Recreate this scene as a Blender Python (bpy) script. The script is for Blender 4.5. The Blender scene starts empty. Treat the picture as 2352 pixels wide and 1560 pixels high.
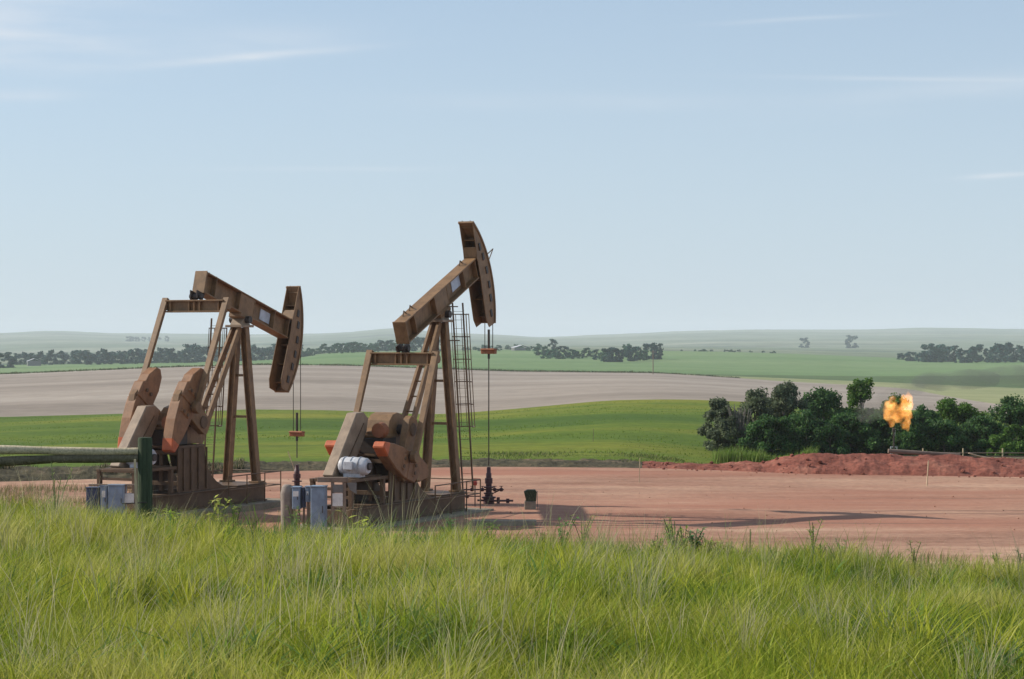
import bpy, bmesh, math, random
import numpy as np
from mathutils import Vector, Matrix, noise

random.seed(7)
rng = np.random.default_rng(11)
scene = bpy.context.scene
col = scene.collection
PI = math.pi
F = 4900.0            # focal length in photo pixels (75 mm on 36 mm over 2352 px)
EYE = 0.0             # camera height is the origin of z

# ------------------------------------------------------------------ helpers
def tag(o, label=None, cat=None, group=None, kind=None):
    if label: o['label'] = label
    if cat: o['category'] = cat
    if group: o['group'] = group
    if kind: o['kind'] = kind
    return o

def empty(name, loc, rz=0.0):
    o = bpy.data.objects.new(name, None)
    col.objects.link(o)
    o.empty_display_size = 0.3
    o.location = loc
    o.rotation_euler = (0, 0, rz)
    return o

def link_mesh(name, me, mats, parent=None):
    o = bpy.data.objects.new(name, me)
    for m in (mats if isinstance(mats, (list, tuple)) else [mats]):
        me.materials.append(m)
    col.objects.link(o)
    if parent is not None:
        o.parent = parent
    return o

class MB:
    """collects shapes (points given as along, right, up) into one mesh"""
    def __init__(self):
        self.v = []; self.f = []; self.m = []; self.cur = 0
    def add(self, vs, fs):
        b = len(self.v)
        self.v += [tuple(p) for p in vs]
        for f in fs:
            self.f.append([i + b for i in f]); self.m.append(self.cur)
    def bar(self, p, q, w, h, up=(0, 0, 1), w2=None, h2=None):
        p = Vector(p); q = Vector(q); d = (q - p).normalized(); up = Vector(up)
        if abs(d.dot(up)) > 0.98: up = Vector((1, 0, 0))
        s = d.cross(up).normalized(); t = s.cross(d).normalized()
        w2 = w if w2 is None else w2; h2 = h if h2 is None else h2
        vs = []
        for c, ww, hh in ((p, w, h), (q, w2, h2)):
            for a, b in ((-1, -1), (1, -1), (1, 1), (-1, 1)):
                vs.append(c + s * (a * ww / 2) + t * (b * hh / 2))
        self.add(vs, [(0, 1, 2, 3), (7, 6, 5, 4), (0, 4, 5, 1), (1, 5, 6, 2), (2, 6, 7, 3), (3, 7, 4, 0)])
    def box(self, x0, x1, y0, y1, z0, z1):
        vs = [(x0, y0, z0), (x1, y0, z0), (x1, y1, z0), (x0, y1, z0), (x0, y0, z1), (x1, y0, z1), (x1, y1, z1), (x0, y1, z1)]
        self.add(vs, [(0, 1, 2, 3), (7, 6, 5, 4), (0, 4, 5, 1), (1, 5, 6, 2), (2, 6, 7, 3), (3, 7, 4, 0)])
    def ibeam(self, p, q, w, h, up=(0, 0, 1), t=0.03):
        p = Vector(p); q = Vector(q); d = (q - p).normalized(); up = Vector(up)
        if abs(d.dot(up)) > 0.98: up = Vector((1, 0, 0))
        s = d.cross(up).normalized(); n = s.cross(d).normalized()
        self.bar(p + n * (h / 2 - t / 2), q + n * (h / 2 - t / 2), w, t, up)
        self.bar(p - n * (h / 2 - t / 2), q - n * (h / 2 - t / 2), w, t, up)
        self.bar(p, q, t, h - 2 * t, up)
    def prism(self, poly, v0, v1):
        n = len(poly)
        vs = [(a, v0, b) for a, b in poly] + [(a, v1, b) for a, b in poly]
        fs = [tuple(range(n)), tuple(range(2 * n - 1, n - 1, -1))]
        for i in range(n):
            j = (i + 1) % n
            fs.append((i, i + n, j + n, j))
        self.add(vs, fs)
    def cyl(self, p, q, r, r2=None, n=14):
        p = Vector(p); q = Vector(q); d = (q - p).normalized(); r2 = r if r2 is None else r2
        up = Vector((0, 0, 1)) if abs(d.z) < 0.95 else Vector((1, 0, 0))
        s = d.cross(up).normalized(); t = s.cross(d)
        vs = []
        for c, rr in ((p, r), (q, r2)):
            for i in range(n):
                a = 2 * PI * i / n
                vs.append(c + s * (math.cos(a) * rr) + t * (math.sin(a) * rr))
        fs = [tuple(range(n)), tuple(range(2 * n - 1, n - 1, -1))]
        for i in range(n):
            j = (i + 1) % n
            fs.append((i, i + n, j + n, j))
        self.add(vs, fs)
    def tube(self, pts, r, n=6):
        for a, b in zip(pts[:-1], pts[1:]):
            self.cyl(a, b, r, n=n)
    def lathe(self, c, prof, n=18, axis=(0, 0, 1)):
        """profile of (radius, height) revolved about axis through c"""
        c = Vector(c); d = Vector(axis).normalized()
        up = Vector((0, 0, 1)) if abs(d.z) < 0.95 else Vector((1, 0, 0))
        s = d.cross(up).normalized(); t = s.cross(d)
        vs = []
        for r, h in prof:
            for i in range(n):
                a = 2 * PI * i / n
                vs.append(c + d * h + s * (math.cos(a) * r) + t * (math.sin(a) * r))
        fs = []
        for k in range(len(prof) - 1):
            for i in range(n):
                j = (i + 1) % n
                fs.append((k * n + i, (k + 1) * n + i, (k + 1) * n + j, k * n + j))
        fs.append(tuple(range(n)))
        b = (len(prof) - 1) * n
        fs.append(tuple(range(b + n - 1, b - 1, -1)))
        self.add(vs, fs)
    def torus(self, c, R, r, axis=(0, 0, 1), n=18, m=6):
        c = Vector(c); d = Vector(axis).normalized()
        up = Vector((0, 0, 1)) if abs(d.z) < 0.95 else Vector((1, 0, 0))
        s = d.cross(up).normalized(); t = s.cross(d)
        vs = []
        for i in range(n):
            a = 2 * PI * i / n
            e = s * math.cos(a) + t * math.sin(a)
            for j in range(m):
                b = 2 * PI * j / m
                vs.append(c + e * (R + r * math.cos(b)) + d * (r * math.sin(b)))
        fs = []
        for i in range(n):
            for j in range(m):
                fs.append((i * m + j, ((i + 1) % n) * m + j, ((i + 1) % n) * m + (j + 1) % m, i * m + (j + 1) % m))
        self.add(vs, fs)
    def build(self, name, mats, parent=None, bevel=0.0, smooth=False, flip=True):
        me = bpy.data.meshes.new(name)
        vs = [(x, -y, z) for x, y, z in self.v] if flip else self.v
        me.from_pydata(vs, [], self.f)
        me.polygons.foreach_set('material_index', self.m)
        bm = bmesh.new(); bm.from_mesh(me)
        bmesh.ops.recalc_face_normals(bm, faces=bm.faces)
        bm.to_mesh(me); bm.free()
        o = link_mesh(name, me, mats, parent)
        if smooth:
            me.polygons.foreach_set('use_smooth', [True] * len(me.polygons))
            try: me.set_sharp_from_angle(angle=math.radians(40))
            except Exception: pass
        if bevel > 0:
            b = o.modifiers.new('bevel', 'BEVEL'); b.width = bevel; b.segments = 1
            b.limit_method = 'ANGLE'; b.angle_limit = math.radians(50)
        return o

def mesh_np(name, V, faces_list, mats, parent=None, colors=None, smooth=False):
    """faces_list: list of int arrays (n,k)"""
    me = bpy.data.meshes.new(name)
    nv = len(V); loops = []; starts = []; tot = 0
    for Fa in faces_list:
        n, k = Fa.shape
        loops.append(Fa.reshape(-1)); starts.append(tot + np.arange(n) * k); tot += n * k
    loops = np.concatenate(loops).astype(np.int32); starts = np.concatenate(starts).astype(np.int32)
    me.vertices.add(nv); me.loops.add(len(loops)); me.polygons.add(len(starts))
    me.vertices.foreach_set('co', np.asarray(V, np.float32).reshape(-1))
    me.loops.foreach_set('vertex_index', loops)
    me.polygons.foreach_set('loop_start', starts)
    me.update(calc_edges=True)
    if colors is not None:
        a = me.color_attributes.new('tint', 'FLOAT_COLOR', 'POINT')
        c4 = np.ones((nv, 4), np.float32); c4[:, :3] = colors
        a.data.foreach_set('color', c4.reshape(-1))
    if smooth:
        me.polygons.foreach_set('use_smooth', [True] * len(starts))
    return link_mesh(name, me, mats, parent)

# ------------------------------------------------------------------ materials
class NT:
    def __init__(self, name):
        self.m = bpy.data.materials.new(name); self.m.use_nodes = True
        self.t = self.m.node_tree; self.b = self.t.nodes['Principled BSDF']; self.out = self.t.nodes['Material Output']
    def n(self, typ, **kw):
        x = self.t.nodes.new(typ)
        for k, v in kw.items():
            if k.startswith('i_'): x.inputs[k[2:]].default_value = v
            else: setattr(x, k, v)
        return x
    def l(self, a, b): self.t.links.new(a, b)
    def coord(self, scale=(1, 1, 1), kind='Object'):
        c = self.n('ShaderNodeTexCoord'); mp = self.n('ShaderNodeMapping'); mp.inputs['Scale'].default_value = scale
        self.l(c.outputs[kind], mp.inputs['Vector']); return mp.outputs['Vector']
    def noise(self, vec, scale, detail=6, rough=0.6):
        x = self.n('ShaderNodeTexNoise'); x.inputs['Scale'].default_value = scale
        x.inputs['Detail'].default_value = detail; x.inputs['Roughness'].default_value = rough
        self.l(vec, x.inputs['Vector']); return x.outputs['Fac']
    def ramp(self, fac, stops):
        r = self.n('ShaderNodeValToRGB'); e = r.color_ramp.elements
        while len(e) < len(stops): e.new(0.5)
        for k, (p, c) in zip(e, stops):
            k.position = p; k.color = (*c, 1)
        self.l(fac, r.inputs['Fac']); return r.outputs['Color']
    def mix(self, fac, a, b, mode='MIX'):
        x = self.n('ShaderNodeMix', data_type='RGBA', blend_type=mode)
        if isinstance(fac, (int, float)): x.inputs['Factor'].default_value = fac
        else: self.l(fac, x.inputs['Factor'])
        for v, k in ((a, 6), (b, 7)):
            if isinstance(v, tuple): x.inputs[k].default_value = (*v, 1)
            else: self.l(v, x.inputs[k])
        return x.outputs[2]
    def bump(self, fac, strength=0.4, dist=0.02):
        x = self.n('ShaderNodeBump'); x.inputs['Strength'].default_value = strength; x.inputs['Distance'].default_value = dist
        self.l(fac, x.inputs['Height']); self.l(x.outputs['Normal'], self.b.inputs['Normal'])

def mixc(a, k): return tuple(min(1, x * k) for x in a)

def paint(name, base, wear=(0.16, 0.085, 0.045), rough=0.55, scale=2.5, amount=0.45, metallic=0.0):
    t = NT(name); v = t.coord()
    n1 = t.noise(v, scale, 8, 0.65); n2 = t.noise(t.coord((2.2, 2.2, 1.0)), scale, 8, 0.75)
    c = t.ramp(n1, [(0.3, mixc(base, 0.68)), (0.52, base), (0.72, mixc(base, 1.25))])
    f = t.ramp(n2, [(0.5, (0, 0, 0)), (0.72, (amount,) * 3)])
    t.l(t.mix(f, c, wear), t.b.inputs['Base Color'])
    t.b.inputs['Roughness'].default_value = rough; t.b.inputs['Metallic'].default_value = metallic
    t.b.inputs['Specular IOR Level'].default_value = 0.35
    t.bump(n1, 0.15, 0.01)
    return t.m

M = {}
M['tan'] = paint('tan_paint', (0.225, 0.126, 0.056), (0.085, 0.04, 0.018), amount=0.7)
M['weight'] = paint('rusty_brown_casting', (0.26, 0.125, 0.055), (0.12, 0.05, 0.022), amount=0.7)
M['tan_dark'] = paint('weathered_brown_paint', (0.125, 0.072, 0.036), (0.05, 0.028, 0.016), amount=0.7)
M['tan_lit'] = paint('sunlit_tan_paint', (0.30, 0.215, 0.145), (0.15, 0.09, 0.055))  # tan made paler: sunlight on belt guard and saddle put into the colour
M['orange'] = paint('safety_orange_paint', (0.52, 0.12, 0.04), (0.3, 0.08, 0.03), 0.5)
M['rust'] = paint('rusty_orange_steel', (0.27, 0.095, 0.04), (0.15, 0.06, 0.03), 0.7)
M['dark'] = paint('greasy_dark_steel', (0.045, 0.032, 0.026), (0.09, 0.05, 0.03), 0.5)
M['steel'] = paint('grey_steel', (0.17, 0.165, 0.16), (0.1, 0.06, 0.04), 0.45, metallic=0.3)
M['white'] = paint('white_paint', (0.50, 0.50, 0.52), (0.17, 0.13, 0.10), 0.5, amount=0.8)
M['bluegrey'] = paint('blue_grey_enamel', (0.20, 0.26, 0.34), (0.12, 0.13, 0.14), 0.45)
M['navy'] = paint('dark_blue_enamel', (0.045, 0.06, 0.11), (0.08, 0.08, 0.09), 0.5)
M['taupe'] = paint('taupe_canvas', (0.23, 0.19, 0.16), (0.15, 0.12, 0.1), 0.9, amount=0.25)
M['sheet'] = paint('pale_sign_sheet', (0.66, 0.65, 0.62), (0.45, 0.43, 0.4), 0.6, amount=0.25)
M['wellred'] = paint('dark_maroon_paint', (0.07, 0.028, 0.03), (0.05, 0.03, 0.025), 0.55)
M['red'] = paint('red_valve_paint', (0.38, 0.06, 0.045), (0.15, 0.05, 0.03), 0.5)
M['wood'] = paint('grey_brown_wood', (0.22, 0.16, 0.12), (0.12, 0.09, 0.07), 0.9)
M['stake'] = paint('bare_pine_lath', (0.55, 0.42, 0.27), (0.35, 0.26, 0.17), 0.85)

def wood_mat(name, base, dark, scale):
    t = NT(name)
    n = t.noise(t.coord(scale), 1.0, 8, 0.7); m2 = t.noise(t.coord(), 3.0, 5, 0.6)
    c = t.ramp(n, [(0.3, dark), (0.5, base), (0.75, mixc(base, 1.35))])
    g = t.ramp(m2, [(0.45, (0, 0, 0)), (0.7, (0.5, 0.5, 0.5))])
    t.l(t.mix(g, c, mixc(dark, 1.1)), t.b.inputs['Base Color'])
    t.b.inputs['Roughness'].default_value = 0.9; t.b.inputs['Specular IOR Level'].default_value = 0.15
    t.bump(n, 0.6, 0.02); return t.m
M['greenpost'] = wood_mat('green_treated_timber', (0.062, 0.078, 0.046), (0.022, 0.034, 0.02), (40, 40, 3))
M['rail'] = wood_mat('weathered_rail_timber', (0.15, 0.13, 0.085), (0.06, 0.055, 0.035), (40, 2, 40))
M['raillit'] = wood_mat('sunlit_rail_timber', (0.56, 0.47, 0.32), (0.28, 0.23, 0.15), (40, 2, 40))  # paler rail timber: the sunlit top of the rail put into colour

def ground_mat(name, stops, scale=0.3, stretch=(1, 1, 1), fine=6.0, fine_amt=0.5, bump=0.3, bdist=0.05, patch=None, patch2=None):
    t = NT(name); v = t.coord(stretch)
    n1 = t.noise(v, scale, 7, 0.62); n2 = t.noise(t.coord(), fine, 8, 0.7)
    c = t.ramp(n1, stops)
    g = t.ramp(n2, [(0.3, (1 - fine_amt,) * 3), (0.7, (1 + fine_amt * 0.5,) * 3)])
    c = t.mix(1.0, c, g, 'MULTIPLY')
    for pt in (patch, patch2):
        if not pt: continue
        pcol, pscale, lo, hi, pstretch = pt
        n3 = t.noise(t.coord(pstretch), pscale, 5, 0.6)
        c = t.mix(t.ramp(n3, [(lo, (0, 0, 0)), (hi, (1, 1, 1))]), c, pcol)
    t.l(c, t.b.inputs['Base Color'])
    t.b.inputs['Roughness'].default_value = 0.95; t.b.inputs['Specular IOR Level'].default_value = 0.1
    t.bump(n2, bump, bdist)
    return t.m

G = {}
G['mound'] = ground_mat('thatch_and_soil', [(0.3, (0.03, 0.035, 0.012)), (0.6, (0.05, 0.06, 0.02)), (0.8, (0.10, 0.085, 0.045))], 0.6)
G['pad'] = ground_mat('pink_clay_pad', [(0.34, (0.26, 0.135, 0.09)), (0.46, (0.355, 0.20, 0.135)), (0.55, (0.41, 0.245, 0.165)), (0.66, (0.51, 0.335, 0.23))], 0.20, (0.4, 1.5, 1), 3.0, 0.3, 0.5, 0.06,
                      ((0.33, 0.145, 0.095), 0.06, 0.45, 0.7, (0.4, 1.6, 1)), ((0.21, 0.12, 0.085), 0.4, 0.60, 0.68, (0.10, 2.4, 1)))
G['berm'] = ground_mat('red_clod_soil', [(0.3, (0.17, 0.055, 0.038)), (0.55, (0.265, 0.095, 0.066)), (0.8, (0.36, 0.16, 0.11))], 0.8, (1, 1, 1), 4.0, 0.5, 0.8, 0.1)
G['bank'] = ground_mat('dark_bank_soil', [(0.3, (0.045, 0.04, 0.025)), (0.55, (0.10, 0.085, 0.05)), (0.8, (0.24, 0.16, 0.11))], 0.5, (1, 1, 1), 4.0, 0.5, 0.8, 0.1)
G['near'] = ground_mat('bright_young_crop', [(0.34, (0.065, 0.115, 0.014)), (0.48, (0.105, 0.155, 0.016)), (0.64, (0.195, 0.20, 0.025))], 0.03, (0.5, 1.0, 1), 1.2, 0.35, 0.5, 0.2, ((0.05, 0.095, 0.012), 0.09, 0.55, 0.72, (0.25, 1.2, 1)))
G['plough'] = ground_mat('bare_ploughed_soil', [(0.3, (0.225, 0.185, 0.15)), (0.5, (0.30, 0.25, 0.205)), (0.7, (0.38, 0.325, 0.27))], 0.012, (0.35, 1.6, 1), 0.25, 0.2, 0.2, 0.2)
G['pale'] = ground_mat('dry_pasture', [(0.3, (0.21, 0.235, 0.10)), (0.7, (0.31, 0.31, 0.16))], 0.02, (0.4, 1.2, 1), 0.3, 0.25, 0.3, 0.2)
G['darkstrip'] = ground_mat('tall_dark_crop', [(0.3, (0.06, 0.105, 0.035)), (0.7, (0.10, 0.15, 0.05))], 0.02, (0.4, 1.2, 1), 0.2, 0.35, 0.4, 0.4)
G['far'] = ground_mat('far_green_crop', [(0.3, (0.10, 0.18, 0.06)), (0.5, (0.135, 0.21, 0.08)), (0.75, (0.19, 0.25, 0.11))], 0.005, (0.4, 1.3, 1), 0.1, 0.2, 0.2, 0.3)
G['hill'] = ground_mat('dry_hill_grass', [(0.3, (0.09, 0.135, 0.075)), (0.5, (0.16, 0.195, 0.12)), (0.68, (0.28, 0.28, 0.20))], 0.0016, (0.5, 1.2, 1), 0.02, 0.4, 0.3, 2.0, ((0.05, 0.075, 0.05), 0.0035, 0.56, 0.66, (0.5, 1.6, 1)))
G['concrete'] = ground_mat('stained_concrete', [(0.3, (0.20, 0.165, 0.125)), (0.7, (0.34, 0.29, 0.22))], 1.2, (1, 1, 1), 12.0, 0.25, 0.2, 0.01)

def blade_mat(name, transl=0.35, rough=0.6):
    t = NT(name)
    a = t.n('ShaderNodeVertexColor', layer_name='tint')
    t.l(a.outputs['Color'], t.b.inputs['Base Color'])
    t.b.inputs['Roughness'].default_value = rough; t.b.inputs['Specular IOR Level'].default_value = 0.12
    tr = t.n('ShaderNodeBsdfTranslucent'); mx = t.n('ShaderNodeMixShader'); mx.inputs[0].default_value = transl
    t.l(a.outputs['Color'], tr.inputs['Color'])
    t.l(t.b.outputs[0], mx.inputs[1]); t.l(tr.outputs[0], mx.inputs[2]); t.l(mx.outputs[0], t.out.inputs['Surface'])
    return t.m
M['blade'] = blade_mat('grass_blade', 0.4)

def leaf_mat(name, a, b, transl=0.4):
    t = NT(name)
    g = t.n('ShaderNodeNewGeometry')
    c = t.ramp(g.outputs['Random Per Island'], [(0.0, a), (0.55, tuple((x + y) / 2 for x, y in zip(a, b))), (1.0, b)])
    n = t.noise(t.coord(), 0.7, 3, 0.5)
    c = t.mix(1.0, c, t.ramp(n, [(0.35, (0.7, 0.7, 0.7)), (0.65, (1.2, 1.2, 1.2))]), 'MULTIPLY')
    t.l(c, t.b.inputs['Base Color']); t.b.inputs['Roughness'].default_value = 0.6; t.b.inputs['Specular IOR Level'].default_value = 0.2
    tr = t.n('ShaderNodeBsdfTranslucent'); mx = t.n('ShaderNodeMixShader'); mx.inputs[0].default_value = transl
    t.l(c, tr.inputs['Color'])
    t.l(t.b.outputs[0], mx.inputs[1]); t.l(tr.outputs[0], mx.inputs[2]); t.l(mx.outputs[0], t.out.inputs['Surface'])
    return t.m
M['leaf_dark'] = leaf_mat('dark_leaves', (0.024, 0.08, 0.024), (0.10, 0.19, 0.048))
M['leaf_grey'] = leaf_mat('grey_green_leaves', (0.06, 0.09, 0.045), (0.19, 0.22, 0.12))
M['leaf_bright'] = leaf_mat('fresh_green_leaves', (0.045, 0.115, 0.015), (0.13, 0.23, 0.035))
M['leaf_far'] = leaf_mat('far_leaves', (0.003, 0.040, 0.034), (0.014, 0.095, 0.070), 0.15)
M['leaf_far_green'] = leaf_mat('far_green_leaves', (0.008, 0.065, 0.032), (0.035, 0.16, 0.07), 0.2)
M['twig'] = leaf_mat('bare_grey_twigs', (0.12, 0.105, 0.09), (0.24, 0.21, 0.18), 0.05)
M['bark'] = paint('grey_bark', (0.13, 0.11, 0.09), (0.07, 0.06, 0.05), 0.95)

# ------------------------------------------------------------------ terrain
PG = np.arange(-1200, 3601, 4.0)
def curve(ps, ys, sm=40):
    y = np.interp(PG, ps, ys)
    k = np.exp(-0.5 * (np.arange(-152, 153, 4.0) / sm) ** 2); k /= k.sum()
    n = len(k) // 2
    return np.convolve(np.pad(y, n, mode='edge'), k, mode='valid')
PADZ = -6.05
def zof(y, Y): return -(y - 780.0) / F * Y
y1 = curve([-1200, 0, 380, 600, 1100, 1480, 1640, 1850, 2352, 3600], [1112, 1107, 1096, 1084, 1072, 1075, 1080, 1089, 1096, 1102])
Y1 = -PADZ * F / (y1 - 780)
Z1 = np.full_like(PG, PADZ)
Y2 = Y1 + 6.0
Z2 = curve([-1200, 1450, 1750, 3600], [-6.05, -6.05, -6.9, -7.1])
bermh = curve([-1200, 0, 420, 620, 1050, 1440, 1560, 1720, 1840, 2230, 2352, 3600], [.42, .4, .34, .22, .10, .08, .22, .58, 1.12, 1.12, .98, .9], 22)
y3 = curve([-1200, 0, 300, 600, 760, 1000, 1176, 1400, 1560, 1680, 1900, 2352, 3600], [966, 958, 950, 941, 942, 953, 940, 919, 917, 921, 936, 952, 960])
Y3 = np.full_like(PG, 260.0); Z3 = zof(y3, Y3)
y4 = curve([-1200, 0, 350, 600, 800, 1176, 1500, 1600, 1800, 1950, 2080, 2200, 2300, 3600], [872, 860, 845, 838, 840, 853, 857, 863, 877, 884, 892, 915, 930, 938], 22)
Y4 = curve([-1200, 1900, 2080, 2200, 2300, 3600], [700, 700, 600, 420, 345, 330], 22); Z4 = zof(y4, Y4)
y5 = curve([-1200, 1300, 1600, 1800, 2000, 2200, 2352, 3600], [852, 852, 861, 869, 877, 886, 892, 900], 10)
y5 = np.where(PG < 1480, y4 - 0.4, np.minimum(y5, y4 - 0.4)); Y5 = np.full_like(PG, 760.0); Z5 = zof(y5, Y5)
y6 = np.where(PG < 1480, y4 - 0.8, np.minimum(curve([-1200, 1500, 1700, 2000, 2352, 3600], [856, 856, 861, 864, 862, 862], 20), y5 - 0.4))
Y6 = np.full_like(PG, 900.0); Z6 = zof(y6, Y6)
y7 = curve([-1200, 0, 200, 400, 650, 760, 1000, 1200, 1500, 1650, 1800, 2000, 2200, 2352, 3600], [842, 839, 836, 833, 825, 809, 806, 803, 806, 808, 812, 820, 827, 825, 825])
Y7 = np.full_like(PG, 1600.0); Z7 = zof(y7, Y7)
y8 = curve([-1200, 0, 600, 1176, 1700, 2352, 3600], [812, 810, 800, 793, 797, 800, 800]); Y8 = np.full_like(PG, 3600.0); Z8 = zof(y8, Y8)
y9 = curve([-1200, 0, 110, 300, 470, 670, 800, 905, 1000, 1176, 1240, 1330, 1500, 1700, 2000, 2130, 2352, 2800, 3600], [764, 766, 759, 768, 769, 768, 764, 752, 763, 770, 776, 772, 765, 757, 757, 753, 757, 764, 760], 26)
Y9 = np.full_like(PG, 8000.0); Z9 = zof(y9, Y9)
Y10 = np.full_like(PG, 9000.0); Z10 = Z9 - 25
YB = np.stack([np.full_like(PG, 50.0), Y1, Y2, Y3, Y4, Y5, Y6, Y7, Y8, Y9, Y10])
ZB = np.stack([np.full_like(PG, PADZ), Z1, Z2, Z3, Z4, Z5, Z6, Z7, Z8, Z9, Z10])

MY = np.array([-5, 4, 8, 11, 16, 20, 22.5, 26, 30, 40, 50.0]); MZ = np.array([-1.56, -1.58, -1.61, -1.69, -1.89, -2.09, -2.26, -2.77, -3.6, -5.3, -6.05])
def mound_z(x, Y):
    w = np.clip((50 - Y) / 24.0, 0, 1)
    return np.interp(Y, MY, MZ) - 0.058 * x * w - 0.12 * np.exp(-((x + 2.7) / 1.7) ** 2) * w + 0.05 * np.sin(x * 0.9 + Y * 0.5) * w + 0.04 * np.sin(x * 2.1 - Y * 0.8) * w

def ground(x, Y):
    """terrain height at any place"""
    x = np.atleast_1d(np.asarray(x, float)); Y = np.atleast_1d(np.asarray(Y, float))
    p = np.clip(1176 + F * x / np.maximum(Y, 1.0), -1200, 3600)
    i = np.clip((p + 1200) / 4.0, 0, len(PG) - 1.001); i0 = i.astype(int); fr = i - i0
    yb = YB[:, i0] * (1 - fr) + YB[:, i0 + 1] * fr; zb = ZB[:, i0] * (1 - fr) + ZB[:, i0 + 1] * fr
    z = zb[0].copy()
    for k in range(10):
        t = (Y - yb[k]) / np.maximum(yb[k + 1] - yb[k], 1e-6)
        zz = zb[k] + (zb[k + 1] - zb[k]) * t
        if k == 1:
            h = bermh[i0] * (1 - fr) + bermh[i0 + 1] * fr
            tt = np.clip(t, 0, 1)
            zz = zz + h * np.clip(np.minimum(tt / 0.42, (1 - tt) / 0.42), 0, 1) ** 0.75
        z = np.where((Y > yb[k]) & (Y <= yb[k + 1]), zz, z)
    z = np.where(Y > yb[10], zb[10], z)
    return np.where(Y <= 50, mound_z(x, Y), z)
def gz(x, Y): return float(ground(x, Y)[0])
def at(px, Y): return (px - 1176) / F * Y

def zone(name, k, rows, cols, mat, amp=0.0, nscale=1.0, p0=-900, p1=3300, jag=0.0):
    ps = np.linspace(p0, p1, cols)
    ya = np.interp(ps, PG, YB[k]); yb_ = np.interp(ps, PG, YB[k + 1])
    t = np.linspace(0, 1, rows) ** 1.15
    YY = ya[None] + (yb_ - ya)[None] * t[:, None]
    YY[0] = ya; YY[-1] = yb_
    if jag:      # ragged field edges
        for j, p in enumerate(ps):
            pass
    XX = (ps[None] - 1176) / F * YY
    Yq = YY.copy(); Yq[0] += 1e-4; Yq[-1] -= 1e-4
    ZZ = ground(XX.ravel(), Yq.ravel()).reshape(XX.shape)
    if amp:
        for i in range(1, rows - 1):
            for j in range(cols):
                ZZ[i, j] += amp * noise.fractal(Vector((XX[i, j] * nscale, YY[i, j] * nscale, 3.1 * k)), 0.9, 2.1, 5)
    V = np.stack([XX, YY, ZZ], -1).reshape(-1, 3)
    idx = np.arange(rows * cols).reshape(rows, cols)
    Q = np.stack([idx[:-1, :-1], idx[:-1, 1:], idx[1:, 1:], idx[1:, :-1]], -1).reshape(-1, 4)
    o = mesh_np(name, V, [Q], mat, smooth=True)
    tag(o, kind='structure')
    return o

# the mound the camera stands on
xs = np.linspace(-26, 26, 200); ys = np.concatenate([np.linspace(-5, 30, 110), np.linspace(30, 50, 40)[1:]])
XX, YY = np.meshgrid(xs, ys)
ZZ = mound_z(XX.ravel(), YY.ravel()).reshape(XX.shape)
idx = np.arange(XX.size).reshape(XX.shape)
Q = np.stack([idx[:-1, :-1], idx[:-1, 1:], idx[1:, 1:], idx[1:, :-1]], -1).reshape(-1, 4)
tag(mesh_np('ground', np.stack([XX, YY, ZZ], -1).reshape(-1, 3), [Q], G['mound'], smooth=True), kind='structure')
zone('clay_pad', 0, 60, 260, G['pad'], 0.035, 0.35)
bz = zone('earth_bank', 1, 22, 900, G['bank'], 0.12, 1.1, -300, 1475)
bz2 = zone('red_earth_bank', 1, 26, 760, G['berm'], 0.15, 0.8, 1475, 3000)
zone('green_field', 2, 60, 240, G['near'], 0.25, 0.05)
zone('ploughed_field', 3, 50, 220, G['plough'], 0.25, 0.02)
zone('dry_pasture', 4, 6, 400, G['pale'])
zone('dark_crop_field', 5, 8, 300, G['darkstrip'], 0.4, 0.05)
zone('far_green_field', 6, 40, 220, G['far'], 0.8, 0.006)
zone('valley_meadow', 7, 20, 200, G['hill'], 1.0, 0.004)
zone('hills', 8, 60, 400, G['hill'], 7.0, 0.0016)
zone('hills', 9, 4, 100, G['hill'])

# ------------------------------------------------------------------ blades
def blades(name, P, H, W, C, bend, seg=3, label=None, tipc=None, parent=None, mat=None, lean=(0.12, -0.04), out=None):
    """P (n,3) roots; H heights; W widths; C (n,3) colours"""
    n = len(P)
    az = rng.uniform(0, 2 * PI, n); fz = rng.uniform(0, 2 * PI, n)
    side = np.stack([np.cos(az), np.sin(az), np.zeros(n)], -1)
    ld = np.stack([np.cos(fz), np.sin(fz), np.zeros(n)], -1) * (bend * rng.uniform(0.2, 1.0, n))[:, None] * H[:, None]
    if out is not None: ld = ld + out
    ld[:, 0] += lean[0] * H; ld[:, 1] += lean[1] * H
    ts = np.linspace(0, 1, seg + 1)
    V = np.zeros((n, 2 * seg + 1, 3), np.float32)
    for k, t in enumerate(ts):
        c = P + ld * (t ** 2)[..., None] if False else P + ld * (t * t)
        c = c + np.stack([np.zeros(n), np.zeros(n), H * (t - 0.12 * t * t)], -1)
        if k < seg:
            w = (W * (1.0 - 0.75 * t) * 0.5)[:, None]
            V[:, 2 * k] = c - side * w; V[:, 2 * k + 1] = c + side * w
        else:
            V[:, 2 * seg] = c
    b = (np.arange(n) * (2 * seg + 1))[:, None]
    quads = np.concatenate([b + np.array([[2 * k, 2 * k + 1, 2 * k + 3, 2 * k + 2]]) for k in range(seg - 1)], 0) if seg > 1 else None
    tris = b + np.array([[2 * seg - 2, 2 * seg - 1, 2 * seg]])
    col_ = np.repeat(C[:, None, :], 2 * seg + 1, 1)
    if tipc is not None:
        col_[:, -3:] = tipc[:, None, :]
    fl = ([quads] if quads is not None else []) + [tris]
    return mesh_np(name, V.reshape(-1, 3), fl, mat or M['blade'], parent, col_.reshape(-1, 3))

def vnoise(x, y, s, seed=0.0):
    return np.array([noise.noise(Vector((a * s, b * s, seed))) for a, b in zip(x, y)])

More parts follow.
